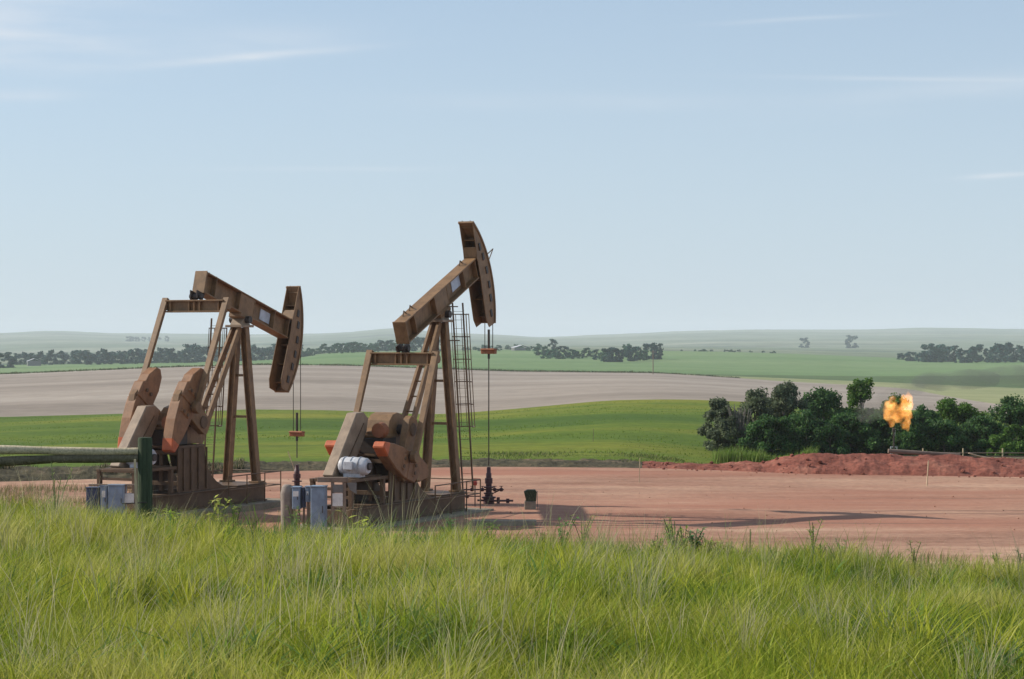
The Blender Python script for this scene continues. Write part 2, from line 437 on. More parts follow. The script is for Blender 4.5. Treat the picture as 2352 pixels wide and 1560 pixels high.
def patch_noise(x, y, s, seed, gx=160):
    """smooth noise sampled on a coarse lattice and interpolated"""
    x0, x1, y0, y1 = x.min() - .1, x.max() + .1, y.min() - .1, y.max() + .1
    nx, ny = gx, gx
    X = np.linspace(x0, x1, nx); Yy = np.linspace(y0, y1, ny)
    T = np.array([[noise.fractal(Vector((a * s, b * s, seed)), 0.8, 2.0, 3) for a in X] for b in Yy])
    fx = (x - x0) / (x1 - x0) * (nx - 1.001); fy = (y - y0) / (y1 - y0) * (ny - 1.001)
    ix, iy = fx.astype(int), fy.astype(int); dx, dy = fx - ix, fy - iy
    return (T[iy, ix] * (1 - dx) * (1 - dy) + T[iy, ix + 1] * dx * (1 - dy) + T[iy + 1, ix] * (1 - dx) * dy + T[iy + 1, ix + 1] * dx * dy)

def meadow(name, n, y0, y1, hmin, hmax, wmin, wmax, bend, label, palette, seedn, density_noise=0.0, tips=False, tuft=40, spread=0.09):
    nt_ = max(1, n // tuft)
    Yc = y0 * (y1 / y0) ** rng.uniform(0, 1, nt_)
    Xc = rng.uniform(-1, 1, nt_) * (0.24 * Yc * 1.18 + 0.9)
    k = rng.integers(0, nt_, n); th_ = rng.normal(0, 0.16, nt_); hf = rng.uniform(0.5, 1.45, nt_)
    oa = rng.uniform(0, 2 * PI, n); orad = np.abs(rng.normal(0, 1, n)) * spread
    X = Xc[k] + np.cos(oa) * orad; Y = Yc[k] + np.sin(oa) * orad
    a = patch_noise(X, Y, 0.55, seedn); b = patch_noise(X, Y, 1.3, seedn + 5); c3 = patch_noise(X, Y, 0.25, seedn + 9)
    keep = rng.uniform(-1, 1, n) < (0.75 + density_noise * (a + b))
    X, Y, a, b, c3, k, oa, orad = X[keep], Y[keep], a[keep], b[keep], c3[keep], k[keep], oa[keep], orad[keep]
    n = len(X)
    H = rng.uniform(hmin, hmax, n) * (1 + 0.45 * a + 0.25 * b) * np.clip(1.05 - 0.03 * X, 0.8, 1.3)
    H = np.clip(H * hf[k], hmin * 0.4, hmax * 1.5)
    W = rng.uniform(wmin, wmax, n)
    P = np.stack([X, Y, ground(X, Y) - 0.02], -1)
    pal = np.array(palette)
    u = np.clip(0.5 + 0.45 * b + 0.50 * a + 0.6 * c3 + rng.normal(0, 0.10, n) + th_[k], 0, 0.999) * (len(pal) - 1)
    i0 = u.astype(int); fr = (u - i0)[:, None]
    C = pal[i0] * (1 - fr) + pal[i0 + 1] * fr
    dry = np.clip((X / Y - 0.16) * 6 + (Y - 20) * 0.12 + c3 * 1.2, 0, 1) * rng.uniform(0, 1, n)
    C = C * (1 - 0.5 * dry[:, None]) + np.array([0.30, 0.28, 0.11]) * 0.5 * dry[:, None]
    C *= rng.uniform(0.75, 1.25, n)[:, None]
    tipc = C * 0.88 + 0.12 * np.array([0.40, 0.38, 0.12])
    if tips:
        tipc = np.array([0.46, 0.41, 0.25]) * rng.uniform(0.7, 1.2, n)[:, None]
    o = blades(name, P, H, W, C, bend, 3, tipc=tipc, out=np.stack([np.cos(oa), np.sin(oa), 0 * oa], -1) * np.minimum(orad * 2.2, 0.22)[:, None], lean=(0.04, -0.02))
    tag(o, label, 'grass', kind='stuff')
    return o

meadow('grass', 340000, 8.6, 29.0, 0.09, 0.28, 0.005, 0.011, 0.5, 'tall green meadow grass covering the roadside bank in front',
       [(0.055, 0.125, 0.010), (0.15, 0.225, 0.012), (0.275, 0.325, 0.022), (0.38, 0.395, 0.045), (0.46, 0.44, 0.12)], 2.0, 0.8, spread=0.06)
meadow('seed_grass', 9000, 9.0, 29.0, 0.22, 0.44, 0.004, 0.006, 0.30, 'thin pale grass stems with dry seed heads standing above the green grass',
       [(0.22, 0.28, 0.05), (0.31, 0.34, 0.09), (0.40, 0.39, 0.17)], 7.0, 0.5, tips=True)
meadow('tall_grass', 2200, 9.0, 29.0, 0.40, 0.66, 0.004, 0.007, 0.28, 'tall wispy straw coloured stalks rising out of the roadside grass',
       [(0.24, 0.29, 0.08), (0.36, 0.37, 0.14), (0.46, 0.42, 0.22)], 21.0, 0.7, tips=True, tuft=9, spread=0.12)
meadow('leafy_weeds', 14000, 8.8, 27.0, 0.10, 0.24, 0.018, 0.034, 1.3, 'low leafy blue green weeds in small clumps between the grass blades',
       [(0.06, 0.15, 0.03), (0.11, 0.22, 0.05), (0.20, 0.30, 0.04)], 33.0, 0.9, tuft=14, spread=0.04)
meadow('broad_grass', 34000, 8.8, 29.0, 0.14, 0.30, 0.009, 0.017, 0.8, 'broad fresh green blades in clumps low in the roadside grass',
       [(0.07, 0.14, 0.012), (0.15, 0.24, 0.012), (0.27, 0.34, 0.02), (0.42, 0.43, 0.04)], 13.0, 0.9)

def scatter_blades(name, px0, px1, Ya, Yb, n, h, w, cols, label, cat='weeds', dens=None):
    px = rng.uniform(px0, px1, n); Y = rng.uniform(Ya, Yb, n) if not callable(Ya) else Ya(px) + rng.uniform(0, 1, n) * (Yb(px) - Ya(px))
    X = (px - 1176) / F * Y
    k = patch_noise(X, Y, 0.25, 3.3, 90)
    keep = k > (-0.1 if dens is None else dens)
    X, Y, k = X[keep], Y[keep], k[keep]; n = len(X)
    P = np.stack([X, Y, ground(X, Y) - 0.05], -1)
    H = rng.uniform(h[0], h[1], n) * (1 + 0.6 * k); W = rng.uniform(w[0], w[1], n)
    pal = np.array(cols); C = pal[rng.integers(0, len(pal), n)] * rng.uniform(0.7, 1.3, n)[:, None]
    return tag(blades(name, P, H, W, C, 0.4, 2), label, cat, kind='stuff')

Yfe = lambda p: np.interp(p, PG, Y2)
scatter_blades('field_crop', -150, 2400, lambda p: Yfe(p) + 1, lambda p: np.full_like(p, 255.0), 26000, (0.05, 0.13), (0.03, 0.07),
               [(0.075, 0.14, 0.012), (0.10, 0.165, 0.014), (0.14, 0.185, 0.018)], 'bright green young crop growing across the field behind the clay pad', 'crop', -0.6)
scatter_blades('edge_weeds', 1050, 1900, lambda p: Yfe(p) - 2.4, lambda p: Yfe(p) + 9, 12000, (0.05, 0.2), (0.03, 0.08),
               [(0.08, 0.12, 0.03), (0.12, 0.17, 0.03), (0.20, 0.20, 0.08)], 'dull green weeds along the far edge of the clay pad')
scatter_blades('bright_weeds', 1640, 1870, lambda p: Yfe(p) - 2.2, lambda p: Yfe(p) + 5, 14000, (0.45, 1.0), (0.025, 0.06),
               [(0.12, 0.22, 0.03), (0.17, 0.26, 0.05), (0.22, 0.28, 0.08)], 'bright green weeds in front of the leftmost grey green trees')
scatter_blades('bank_weeds', -150, 560, lambda p: Yfe(p) - 5.5, lambda p: Yfe(p) + 1.0, 12000, (0.15, 0.45), (0.03, 0.08),
               [(0.05, 0.06, 0.025), (0.10, 0.10, 0.05), (0.24, 0.19, 0.12)], 'low dark weeds on the earth bank behind the timber fence')
scatter_blades('dry_weeds', -120, 420, 66.0, 93.0, 14000, (0.12, 0.42), (0.015, 0.035),
               [(0.26, 0.19, 0.11), (0.20, 0.17, 0.08), (0.13, 0.14, 0.05)], 'dry brown weeds on the bare ground behind the timber rail', dens=-0.15)
scatter_blades('field_margin', -150, 1700, lambda p: np.interp(p, PG, Y4) - 4.0, lambda p: np.interp(p, PG, Y4) + 3.0, 9000, (0.25, 0.8), (0.2, 0.45),
               [(0.05, 0.08, 0.03), (0.07, 0.10, 0.035), (0.12, 0.12, 0.06)], 'dark unmown margin along the far edge of the ploughed field', 'field margin', -0.2)
scatter_blades('slope_grass', -100, 2450, 52.0, 60.0, 9000, (0.15, 0.4), (0.02, 0.04),
               [(0.30, 0.24, 0.13), (0.22, 0.20, 0.08), (0.15, 0.17, 0.05)], 'dry straw coloured grass along the near edge of the clay pad', 'grass', 0.12)

def crest(name, px0, px1, n, h, w, cols, label):
    px = rng.uniform(px0, px1, n); Y = rng.uniform(20.5, 24.5, n); X = (px - 1176) / F * Y
    c = rng.integers(0, max(1, n // 8), n); X = X + rng.normal(0, 0.02, n); 
    P = np.stack([X, Y, ground(X, Y) - 0.02], -1)
    k = patch_noise(X, Y, 1.1, 8.8, 90); keep = rng.uniform(-0.5, 0.5, n) < k + 0.1
    P, k = P[keep], k[keep]; n = len(P)
    H = rng.uniform(h[0], h[1], n) * (1 + 0.9 * k); pal = np.array(cols)
    C = pal[rng.integers(0, len(pal), n)] * rng.uniform(0.7, 1.3, n)[:, None]
    tag(blades(name, P, H, rng.uniform(w[0], w[1], n), C, 0.55, 3, lean=(0.03, 0)), label, 'grass', kind='stuff')
crest('crest_weeds', 330, 1110, 2600, (0.20, 0.46), (0.007, 0.016), [(0.07, 0.14, 0.05), (0.10, 0.18, 0.05), (0.20, 0.26, 0.05)], 'dark leafy grass on the crest in front of the pumpjack bases')
crest('crest_stalks', 1080, 2420, 2600, (0.18, 0.44), (0.005, 0.010), [(0.22, 0.27, 0.06), (0.34, 0.32, 0.14), (0.14, 0.22, 0.05)], 'uneven dry and green stalks along the crest in front of the clay pad')
# clods and stones on the red bank
cv = MB()
def lump(mb, c, r):
    bm = bmesh.new(); bmesh.ops.create_icosphere(bm, subdivisions=1, radius=1)
    sd = random.random() * 50
    vs = []
    for v in bm.verts:
        k = 1 + 0.35 * noise.noise(v.co * 1.3 + Vector((sd, 0, 0)))
        vs.append((c[0] + v.co.x * r * k, -(c[1] + v.co.y * r * k), c[2] + v.co.z * r * k * 0.75))
    mb.add(vs, [[q.index for q in f.verts] for f in bm.faces]); bm.free()
for i in range(320):
    p = random.uniform(1490, 2480); t = random.random()
    Ya = float(np.interp(p, PG, Y1)); Y = Ya - 0.9 + t * 4.2
    x = at(p, Y); r = 0.02 + 0.10 * random.random() ** 5
    lump(cv, (x, Y, gz(x, Y) + r * 0.3), r)
tag(cv.build('clods', G['berm']), 'loose red clods littering the red earth bank', 'clods', kind='stuff')

# ------------------------------------------------------------------ pumpjacks
ALPHA = math.radians(25.0)           # beam axis: away from the camera, turned to the right

def rot2(x, z, th): return (x * math.cos(th) - z * math.sin(th), x * math.sin(th) + z * math.cos(th))

def pumpjack(X0, Y0, zb, H, theta, phi, flip_tip, ladder_side, label, wd):
    root = empty('pumpjack', (X0, Y0, zb), PI / 2 - ALPHA)
    tag(root, label, 'pumpjack', 'pumpjacks on the clay pad')
    T, TD, TP = M['tan'], M['tan_dark'], M['tan_lit']
    # --- skid with raised gearbox pedestal
    b = MB()
    for v in (-0.8, 0.8):
        b.ibeam((-7.75, v, 0.37), (0.35, v, 0.37), 0.24, 0.60, t=0.04)
    for u in (-7.65, -6.5, -5.2, -2.0, -0.9, 0.28):
        b.bar((u, -0.78, 0.40), (u, 0.78, 0.40), 0.2, 0.44)
    b.box(-1.6, 0.33, -0.90, 0.90, 0.685, 0.72)
    b.build('skid', TD, root, 0.01)
    p = MB()
    pts = [(-5.2, 0.675), (-5.2, 2.2), (-3.66, 2.22)]
    for k in range(1, 9):            # concave sweep from the pedestal down to the skid
        a = k / 8 * PI / 2
        pts.append((-3.62 + 1.85 * (1 - math.cos(a)), 2.2 - 1.52 * math.sin(a)))
    for v0, v1 in ((0.74, 0.80), (-0.80, -0.74)):
        p.prism(pts, v0, v1)
    p.box(-5.22, -3.6, -0.84, 0.84, 2.2, 2.28)
    p.prism([(-3.6, 2.2), (-3.54, 2.2), (-3.2, 1.2), (-3.26, 1.2)], -0.74, 0.74)
    for z in (1.0, 1.5, 2.05):
        p.bar((-5.15, -0.74, z), (-5.15, 0.74, z), 0.1, 0.14)
    p.bar((-5.0, 0, 0.72), (-5.0, 0, 2.1), 0.14, 0.14)
    for u in (-4.9, -4.45, -4.0, -3.5):
        p.bar((u, 0.825, 0.75), (u, 0.825, 2.18), 0.05, 0.06, up=(1, 0, 0))
    p.build('pedestal', TD, root, 0.008)
    # --- motor platform at the tail
    q = MB()
    for u in (-7.6, -5.5):
        for v in (-0.7, 0.7):
            q.bar((u, v, 0.675), (u, v, 1.5), 0.14, 0.14)
    for v in (-0.7, 0.7):
        q.bar((-7.7, v, 1.55), (-5.25, v, 1.55), 0.14, 0.1)
    for u in (-7.63, -6.6, -5.5):
        q.bar((u, -0.62, 1.55), (u, 0.62, 1.55), 0.12, 0.1)
    for z in (1.02, 1.28):
        q.bar((-7.62, -0.63, z), (-7.62, 0.63, z), 0.06, 0.09)
    q.box(-7.6, -5.4, -0.62, 0.62, 1.605, 1.625)
    q.build('motor_platform', TD, root, 0.006)
    # --- motor
    m = MB()
    c = (-6.85, 0.42)
    prof = [(0.02, -0.52), (0.20, -0.52), (0.27, -0.46), (0.29, -0.40), (0.29, 0.30), (0.27, 0.36), (0.27, 0.44), (0.22, 0.50), (0.02, 0.50)]
    m.lathe((c[0], c[1], 1.98), prof, 20, (0, 1, 0))
    for k in range(3):
        m.lathe((c[0], c[1] - 0.34 + k * 0.28, 1.98), [(0.288, 0), (0.312, 0.004), (0.312, 0.022), (0.288, 0.026)], 20, (0, 1, 0))
    m.box(-7.03, -6.67, 0.1, 0.70, 1.628, 1.75)
    mo = m.build('motor', M['white'], root, 0.0, True)
    m = MB(); m.box(-7.22, -7.11, 0.2, 0.52, 1.88, 2.14); m.build('terminal_box', M['white'], mo, 0.01)
    m = MB(); m.cyl((-6.85, 0.89, 1.98), (-6.85, 1.0, 1.98), 0.12, n=16); m.build('motor_cap', M['dark'], mo, 0.0)
    # --- belt guard: slanted slab from the motor up to the gearbox
    g = MB()
    g.prism([(u_ - 0.65, z_) for u_, z_ in ((-5.08, 3.64), (-4.6, 3.66), (-4.3, 3.45), (-4.42, 3.0), (-5.55, 1.62), (-6.0, 1.58), (-6.5, 1.58), (-6.68, 1.68))], -0.52, -0.12)
    go = g.build('belt_guard', TP, root, 0.03)
    g = MB()
    g.bar((-5.3, -0.112, 3.3), (-6.75, -0.112, 1.75), 0.012, 0.05, up=(0, 1, 0)); g.build('guard_strap', TD, go)
    # --- gearbox
    g = MB()
    pr = [(-4.95, 2.3), (-3.35, 2.3), (-3.30, 2.75), (-3.42, 3.2)]
    for k in range(0, 7):
        a = k / 6 * PI
        pr.append((-4.08 + 0.62 * math.cos(a), 3.12 + 0.50 * math.sin(a)))
    pr += [(-4.98, 3.0), (-5.0, 2.6)]
    g.prism(pr, -0.36, 0.50)
    g.box(-5.05, -3.28, -0.39, 0.53, 2.82, 2.90)
    go = g.build('gearbox', T, root, 0.03)
    g = MB(); g.box(-5.12, -4.2, -0.37, 0.515, 2.29, 2.80); g.build('shade_block', M['dark'], go, 0.02)  # near-black block added to paint the shaded hollow low on the gearbox
    g = MB(); g.lathe((-5.0, 0.42, 3.06), [(0.02, 0.0), (0.25, 0.0), (0.27, 0.06), (0.24, 0.30), (0.02, 0.33)], 18, (-1, 0, 0)); g.build('orange_drum', M['rust'], go, 0, True)
    g = MB()
    g.lathe((-4.0, -0.62, 3.05), [(0.17, 0), (0.17, 1.36)], 18, (0, 1, 0)); g.build('crank_shaft', M['dark'], go, 0, True)
    # --- cranks with counterweights
    hub = (-4.0, 3.05)
    d = (math.cos(phi), math.sin(phi)); n = (-d[1], d[0])
    def loc(a, bb): return (hub[0] + d[0] * a + n[0] * bb, hub[1] + d[1] * a + n[1] * bb)
    pin = loc(0.95, 0)
    for s in (-1, 1):
        vc = s * 0.90
        cm = MB()
        cm.prism([loc(*k) for k in ((-0.42, -0.20), (-0.28, -0.32), (0.2, -0.34), (1.7, -0.24), (1.78, 0.0), (1.7, 0.24), (0.2, 0.34), (-0.28, 0.32), (-0.42, 0.20))], vc - 0.13, vc + 0.13)
        cr = cm.build('crank', T, root, 0.02)
        cm = MB(); cm.lathe((hub[0], vc - 0.17, hub[1]), [(0.2, 0), (0.22, 0.02), (0.22, 0.32), (0.2, 0.34)], 18, (0, 1, 0)); cm.build('crank_hub', TD, cr, 0, True)
        for e in (-1, 1):
            w = MB()
            A0 = 1.12
            tip = (e == flip_tip)
            if tip:
                out = [(-0.46, 0.002), (-0.44, 0.6), (-0.34, 1.2), (-0.16, 1.82), (0.10, 1.88), (0.34, 1.5), (0.60, 0.85), (0.72, 0.3), (0.74, 0.002)]
            else:
                out = [(-0.46, 0.002), (-0.52, 0.85), (-0.38, 1.42), (-0.08, 1.66), (0.16, 1.58), (0.50, 1.08), (0.54, 0.74), (0.70, 0.66), (0.74, 0.002)]
            k = 1.22
            full = [(a * 0.8, bb * (1.0 if tip else 0.9)) for a, bb in out]
            poly = [loc(A0 + a, e * bb) for a, bb in full]
            w.prism(poly, vc - 0.21, vc + 0.21)
            # painted end, one strip wide
            if tip:
                w.cur = 1
                tp = [(-0.215, 1.47), (-0.135, 1.826), (0.082, 1.887), (0.29, 1.475)]
                w.prism([loc(A0 + a, e * bb) for a, bb in tp], vc - 0.215, vc + 0.215)
            w.cur = 0
            w.prism([loc(A0 + a, e * bb) for a, bb in ((-0.2, 0.32), (0.42, 0.32), (0.36, 0.5), (-0.14, 0.5))], vc + s * 0.21 - 0.03, vc + s * 0.21 + 0.04)
            wo = w.build('counterweight', [M['weight'], M['orange']], cr, 0.035)
            bo = MB()
            for a in (0.0, 0.26):
                x, z = loc(A0 + a, e * 0.41); bo.cyl((x, vc - 0.28, z), (x, vc + 0.28, z), 0.06, n=8)
            bo.build('bolt', TD, cr)
        pm = MB(); pm.cyl((pin[0], vc, pin[1]), (pin[0], vc + s * 0.42, pin[1]), 0.12, n=14); pm.build('crank_pin', M['dark'], cr)
    # --- samson post: two front legs, one back leg of two rails with rungs
    hs = H - 0.28
    for s in (-1, 1):
        lg = MB()
        lg.ibeam((0.08, s * 0.62, 0.72), (0.0, s * 0.16, hs), 0.26, 0.26, up=(0, 1, 0), t=0.035)
        lg.bar((0.08, s * 0.62, 0.725), (0.08, s * 0.62, 0.78), 0.42, 0.42)
        lg.build('leg', T, root, 0.006)
    lg = MB()
    top = Vector((-0.25, 0, hs)); bot = Vector((-3.15, 0, 2.05))
    for s in (-1, 1):
        lg.bar(bot + Vector((0, s * 0.22, 0)), top + Vector((0, s * 0.13, 0)), 0.10, 0.24, up=(0, 0, 1))
    for k in range(1, 9):
        c = bot.lerp(top, k / 9); ww = 0.22 + (0.13 - 0.22) * k / 9
        lg.bar(c + Vector((0, -ww, 0)), c + Vector((0, ww, 0)), 0.05, 0.05)
    lg.build('leg', T, root, 0.006)
    for u_, v_, z_ in ((0.06, 0.44, 3.1), (0.04, 0.31, 4.6)):
        br = MB(); br.bar((u_, -v_, z_), (u_, v_, z_), 0.09, 0.09); br.build('brace', T, root)
    sd = MB()
    sd.box(-0.48, 0.34, -0.36, 0.36, hs, hs + 0.09)
    sd.prism([(-0.35, hs + 0.09), (0.28, hs + 0.09), (0.14, H + 0.06), (-0.14, H + 0.06)], -0.24, 0.24)
    sd.build('saddle', TP, root, 0.012)
    sd = MB(); sd.cyl((0, -0.42, H), (0, 0.42, H), 0.13, n=16); sd.build('bearing', M['dark'], root)
    # --- walking beam
    def B(x, z): a, c_ = rot2(x, z, theta); return (a, H + c_)
    up = (-math.sin(theta), 0, math.cos(theta))
    def Bp(x, v, z): a, c_ = B(x, z); return (a, v, c_)
    wb = MB()
    wb.ibeam(Bp(-2.9, 0, 0.535), Bp(3.05, 0, 0.535), 0.46, 0.77, up, t=0.05)
    for x in (-2.86, -2.2, -0.55, 0.45, 1.9, 2.95):
        for s in (-1, 1):
            wb.prism([B(x, 0.2), B(x + 0.04, 0.2), B(x + 0.04, 0.87), B(x, 0.87)], min(s * 0.025, s * 0.215), max(s * 0.025, s * 0.215))
    wb.prism([B(-2.94, 0.13), B(-2.90, 0.13), B(-2.90, 0.94), B(-2.94, 0.94)], -0.25, 0.25)
    # boxed middle of the beam over the bearing
    for s in (-1, 1):
        wb.prism([B(-0.5, 0.2), B(0.45, 0.2), B(0.45, 0.87), B(-0.5, 0.87)], s * 0.19 - 0.012, s * 0.19 + 0.012)
    wb.prism([B(-0.42, 0.0), B(0.42, 0.0), B(0.42, 0.15), B(-0.42, 0.15)], -0.26, 0.26)
    wbo = wb.build('walking_beam', T, root, 0.008)
    pl = MB(); pl.prism([B(1.15, 0.36), B(1.85, 0.36), B(1.85, 0.76), B(1.15, 0.76)], 0.030, 0.045); pl.prism([B(1.15, 0.36), B(1.185, 0.36), B(1.185, 0.76), B(1.15, 0.76)], 0.0455, 0.055)
    pl.build('panel', M['bluewhite'] if 'bluewhite' in M else M['white'], wbo)  # label panel; on the raised jack it paints a pale reflection
    for x in (-2.4, -1.9, 2.3):
        e = MB(); a = Vector(Bp(x, -0.1, 0.925)); c_ = Vector(Bp(x + 0.12, -0.1, 1.07)); d_ = Vector(Bp(x + 0.26, -0.1, 0.925))
        e.tube([a, c_, d_], 0.022, 6); e.build('lifting_eye', TD, wbo)
    # --- horse head: two cheek plates, arc plate, diaphragm plates
    hh = MB()
    R = 3.92
    arc = [(R * math.cos(math.radians(a)), R * math.sin(math.radians(a))) for a in np.linspace(-27.5, 35.0, 22)]
    back = [(3.20, 2.27), (3.12, 1.2), (3.06, 0.9), (3.06, 0.2), (3.0, -0.4), (2.90, -1.45), (3.02, -1.78)]
    outline = [B(*q_) for q_ in arc] + [B(*q_) for q_ in back]
    for s in (-1, 1):
        hh.prism(outline, min(s * 0.245, s * 0.275), max(s * 0.245, s * 0.275))
    for (x0, z0), (x1, z1) in zip(arc[:-1], arc[1:]):
        k = 1 + 0.012
        hh.prism([B(x0 * 0.992, z0 * 0.992), B(x0 * k, z0 * k), B(x1 * k, z1 * k), B(x1 * 0.992, z1 * 0.992)], -0.31, 0.31)
    for zz in (-1.5, -0.8, -0.05, 0.95, 1.5, 2.0):
        x1 = math.sqrt(R * R - zz * zz) * 0.99
        hh.prism([B(3.28, zz), B(x1, zz), B(x1, zz + 0.03), B(3.28, zz + 0.03)], -0.244, 0.244)
    hh.prism([B(3.07, 0.93), B(3.16, 1.3), B(3.19, 1.3), B(3.10, 0.93)], -0.244, 0.244)
    hho = hh.build('horsehead', T, root, 0.006)
    for a in (-22, -13, -5, 4, 13, 20):
        x, z = 3.60 * math.cos(math.radians(a)), 3.60 * math.sin(math.radians(a))
        lm = MB(); lm.prism([B(x - 0.07, z - 0.14), B(x + 0.09, z - 0.14), B(x + 0.08, z + 0.12), B(x - 0.06, z + 0.14)], 0.276, 0.31)
        lm.build('slot_patch', M['dark'], hho, 0.01)  # dark plates added in place of shaded openings cut in the cheek
    if ladder_side > 0:
        hk = MB(); a = math.radians(9)
        hk.tube([Bp(R * math.cos(a), 0.1, R * math.sin(a)), Bp(R + 0.85, 0.1, 0.62), Bp(R + 0.02, 0.1, 0.2)], 0.02, 6)
        hk.build('catch_hook', TD, hho)
    # --- bridle
    zc = wd
    ang = 0.0
    for s in (-1, 1):
        cb = MB()
        pts = []
        for k in range(9):
            a = math.radians(34 + math.degrees(0)) * (1 - k / 8) - theta * 0
            a2 = a - 0
            aa = (1 - k / 8) * (math.radians(35) + theta) - theta      # wraps the arc down to the tangent point
            pts.append(Bp(3.985 * math.cos(aa), s * 0.16, 3.985 * math.sin(aa)))
        pts.append((3.985, s * 0.16, zc))
        cb.tube(pts, 0.016, 6); cb.build('bridle_cable', M['dark'], root)
    cb = MB(); cb.box(3.87, 4.10, -0.28, 0.28, zc - 0.20, zc); cb.box(3.84, 4.13, -0.30, 0.30, zc - 0.06, zc - 0.02)
    cb.build('carrier_bar', M['rust'], root, 0.02)
    cb = MB(); cb.cyl((3.985, 0, 1.4), (3.985, 0, zc + 0.2), 0.022, n=8); cb.cyl((3.985, 0, zc - 0.38), (3.985, 0, zc + 0.7), 0.045, n=10)
    cb.build('polished_rod', M['dark'], root)
    # --- equalizer on its bearing under the tail, and the two pitman arms
    ex, ez = B(-3.0, -0.02)
    eqz = ez - 0.34
    hb = MB()
    hb.prism([B(-3.22, 0.15), B(-2.72, 0.15), B(-2.80, -0.12), B(-3.15, -0.12)], -0.16, -0.11)
    hb.prism([B(-3.22, 0.15), B(-2.72, 0.15), B(-2.80, -0.12), B(-3.15, -0.12)], 0.11, 0.16)
    hb.cyl((ex, -0.24, ez), (ex, 0.24, ez), 0.10, n=14)
    for v in (-0.2, 0.0, 0.2):
        hb.bar((ex, v, ez - 0.02), (ex, v, eqz + 0.20), 0.09, 0.07)
    eq = MB()
    eq.ibeam((ex, -1.20, eqz), (ex, 1.20, eqz), 0.34, 0.44, t=0.055)
    for v in (-1.0, -0.22, 0.0, 0.22, 1.0):
        eq.box(ex - 0.15, ex + 0.15, v - 0.02, v + 0.02, eqz - 0.16, eqz + 0.16)
    eqo = eq.build('equalizer', T, root, 0.008)
    hb.build('tail_bearing', M['dark'], eqo, 0.006)
    for s in (-1, 1):
        pm = MB(); v = s * 1.27
        P0 = Vector((ex, v, eqz + 0.28)); P1 = Vector((pin[0], v, pin[1]))
        pm.bar(P0, P1, 0.13, 0.24, up=(0, 1, 0), w2=0.13, h2=0.20)
        pm.cyl((ex, v - 0.1, eqz), (ex, v + 0.1, eqz), 0.15, n=14)
        pm.cyl((pin[0], v - 0.1, pin[1]), (pin[0], v + 0.1, pin[1]), 0.20, n=16)
        pm.build('pitman_arm', T, root, 0.015)
    # --- caged ladder up to the beam
    ld = MB(); cg = MB()
    if ladder_side > 0:
        t0, t1 = Vector((0.36, 0.52, H + 0.4)), Vector((0.62, 0.80, 0.72))
    else:
        t0, t1 = Vector((-0.45, -0.75, H + 0.05)), Vector((-0.25, -1.25, 0.72))
    for s in (-1, 1):
        ld.bar(t1 + Vector((0, s * 0.2, 0)), t0 + Vector((0, s * 0.2, 0)), 0.045, 0.05)
    for k in range(1, 22):
        c = t1.lerp(t0, k / 22); ld.cyl(c + Vector((0, -0.2, 0)), c + Vector((0, 0.2, 0)), 0.007, n=6)
    if ladder_side > 0:
        for k in (0.02, 0.2):
            c = t0.lerp(t1, k); ld.bar(c, (0.05, c.y - 0.25, c.z), 0.04, 0.04)
    rings = []
    nb = 7
    for k in np.linspace(0.06, 0.66, 6):
        c = t0.lerp(t1, k)
        ring = [c + Vector((0.02 + 0.58 * math.sin(a), -0.30 * math.cos(a), 0)) for a in np.linspace(0.0, PI, nb)]
        rings.append(ring); cg.tube(ring, 0.02, 6)
    for j in range(nb):
        cg.tube([r_[j] for r_ in rings], 0.013, 5)
    ldo = ld.build('ladder', TD, root)
    cg.build('safety_cage', TD, ldo)
    # --- guard rail round the front
    gr = MB()
    for v in (-1.15, 1.15):
        for u in (-2.6, -1.4, -0.2, 0.9):
            gr.cyl((u, v, 0.0), (u, v, 1.12), 0.024, n=6)
        for z in (0.62, 1.1):
            gr.cyl((-2.6, v, z), (0.9, v, z), 0.022, n=6)
    for z in (0.62, 1.1):
        gr.cyl((0.9, -1.15, z), (0.9, 1.15, z), 0.022, n=6)
    gr.build('guard_rail', TD, root)
    return root

M['bluewhite'] = paint('panel_and_reflection', (0.50, 0.55, 0.62), (0.3, 0.3, 0.33), 0.5)
RX, RY = -2.54, 75.0
LX, LY = -9.86, 77.5
pumpjack(LX, LY, -5.90, 6.62, math.radians(-15.7), math.radians(146), 1, -1, 'tan brown pumpjack with its horsehead lowered and counterweights raised, behind the timber fence', 2.42)
pumpjack(RX, RY, -6.05, 6.94, math.radians(23.3), math.radians(250), -1, 1, 'tan brown pumpjack with its horsehead raised high, beside the dark wellhead', 5.72)

def J(X0, Y0, u, v):          # a point of a jack's plan in the world
    s, c = math.sin(ALPHA), math.cos(ALPHA)
    return X0 + u * s + v * c, Y0 + u * c - v * s

# concrete slabs under the jacks
for X0, Y0, zt, lab in ((RX, RY, -6.05, 'r'), (LX, LY, -5.90, 'l')):
    m = MB(); m.box(-8.2, 1.3, -1.5, 1.5, -0.45, 0.065)
    o = m.build('concrete_slab', G['concrete'], None, 0.02); o.location = (X0, Y0, zt); o.rotation_euler = (0, 0, PI / 2 - ALPHA)
    tag(o, kind='structure')

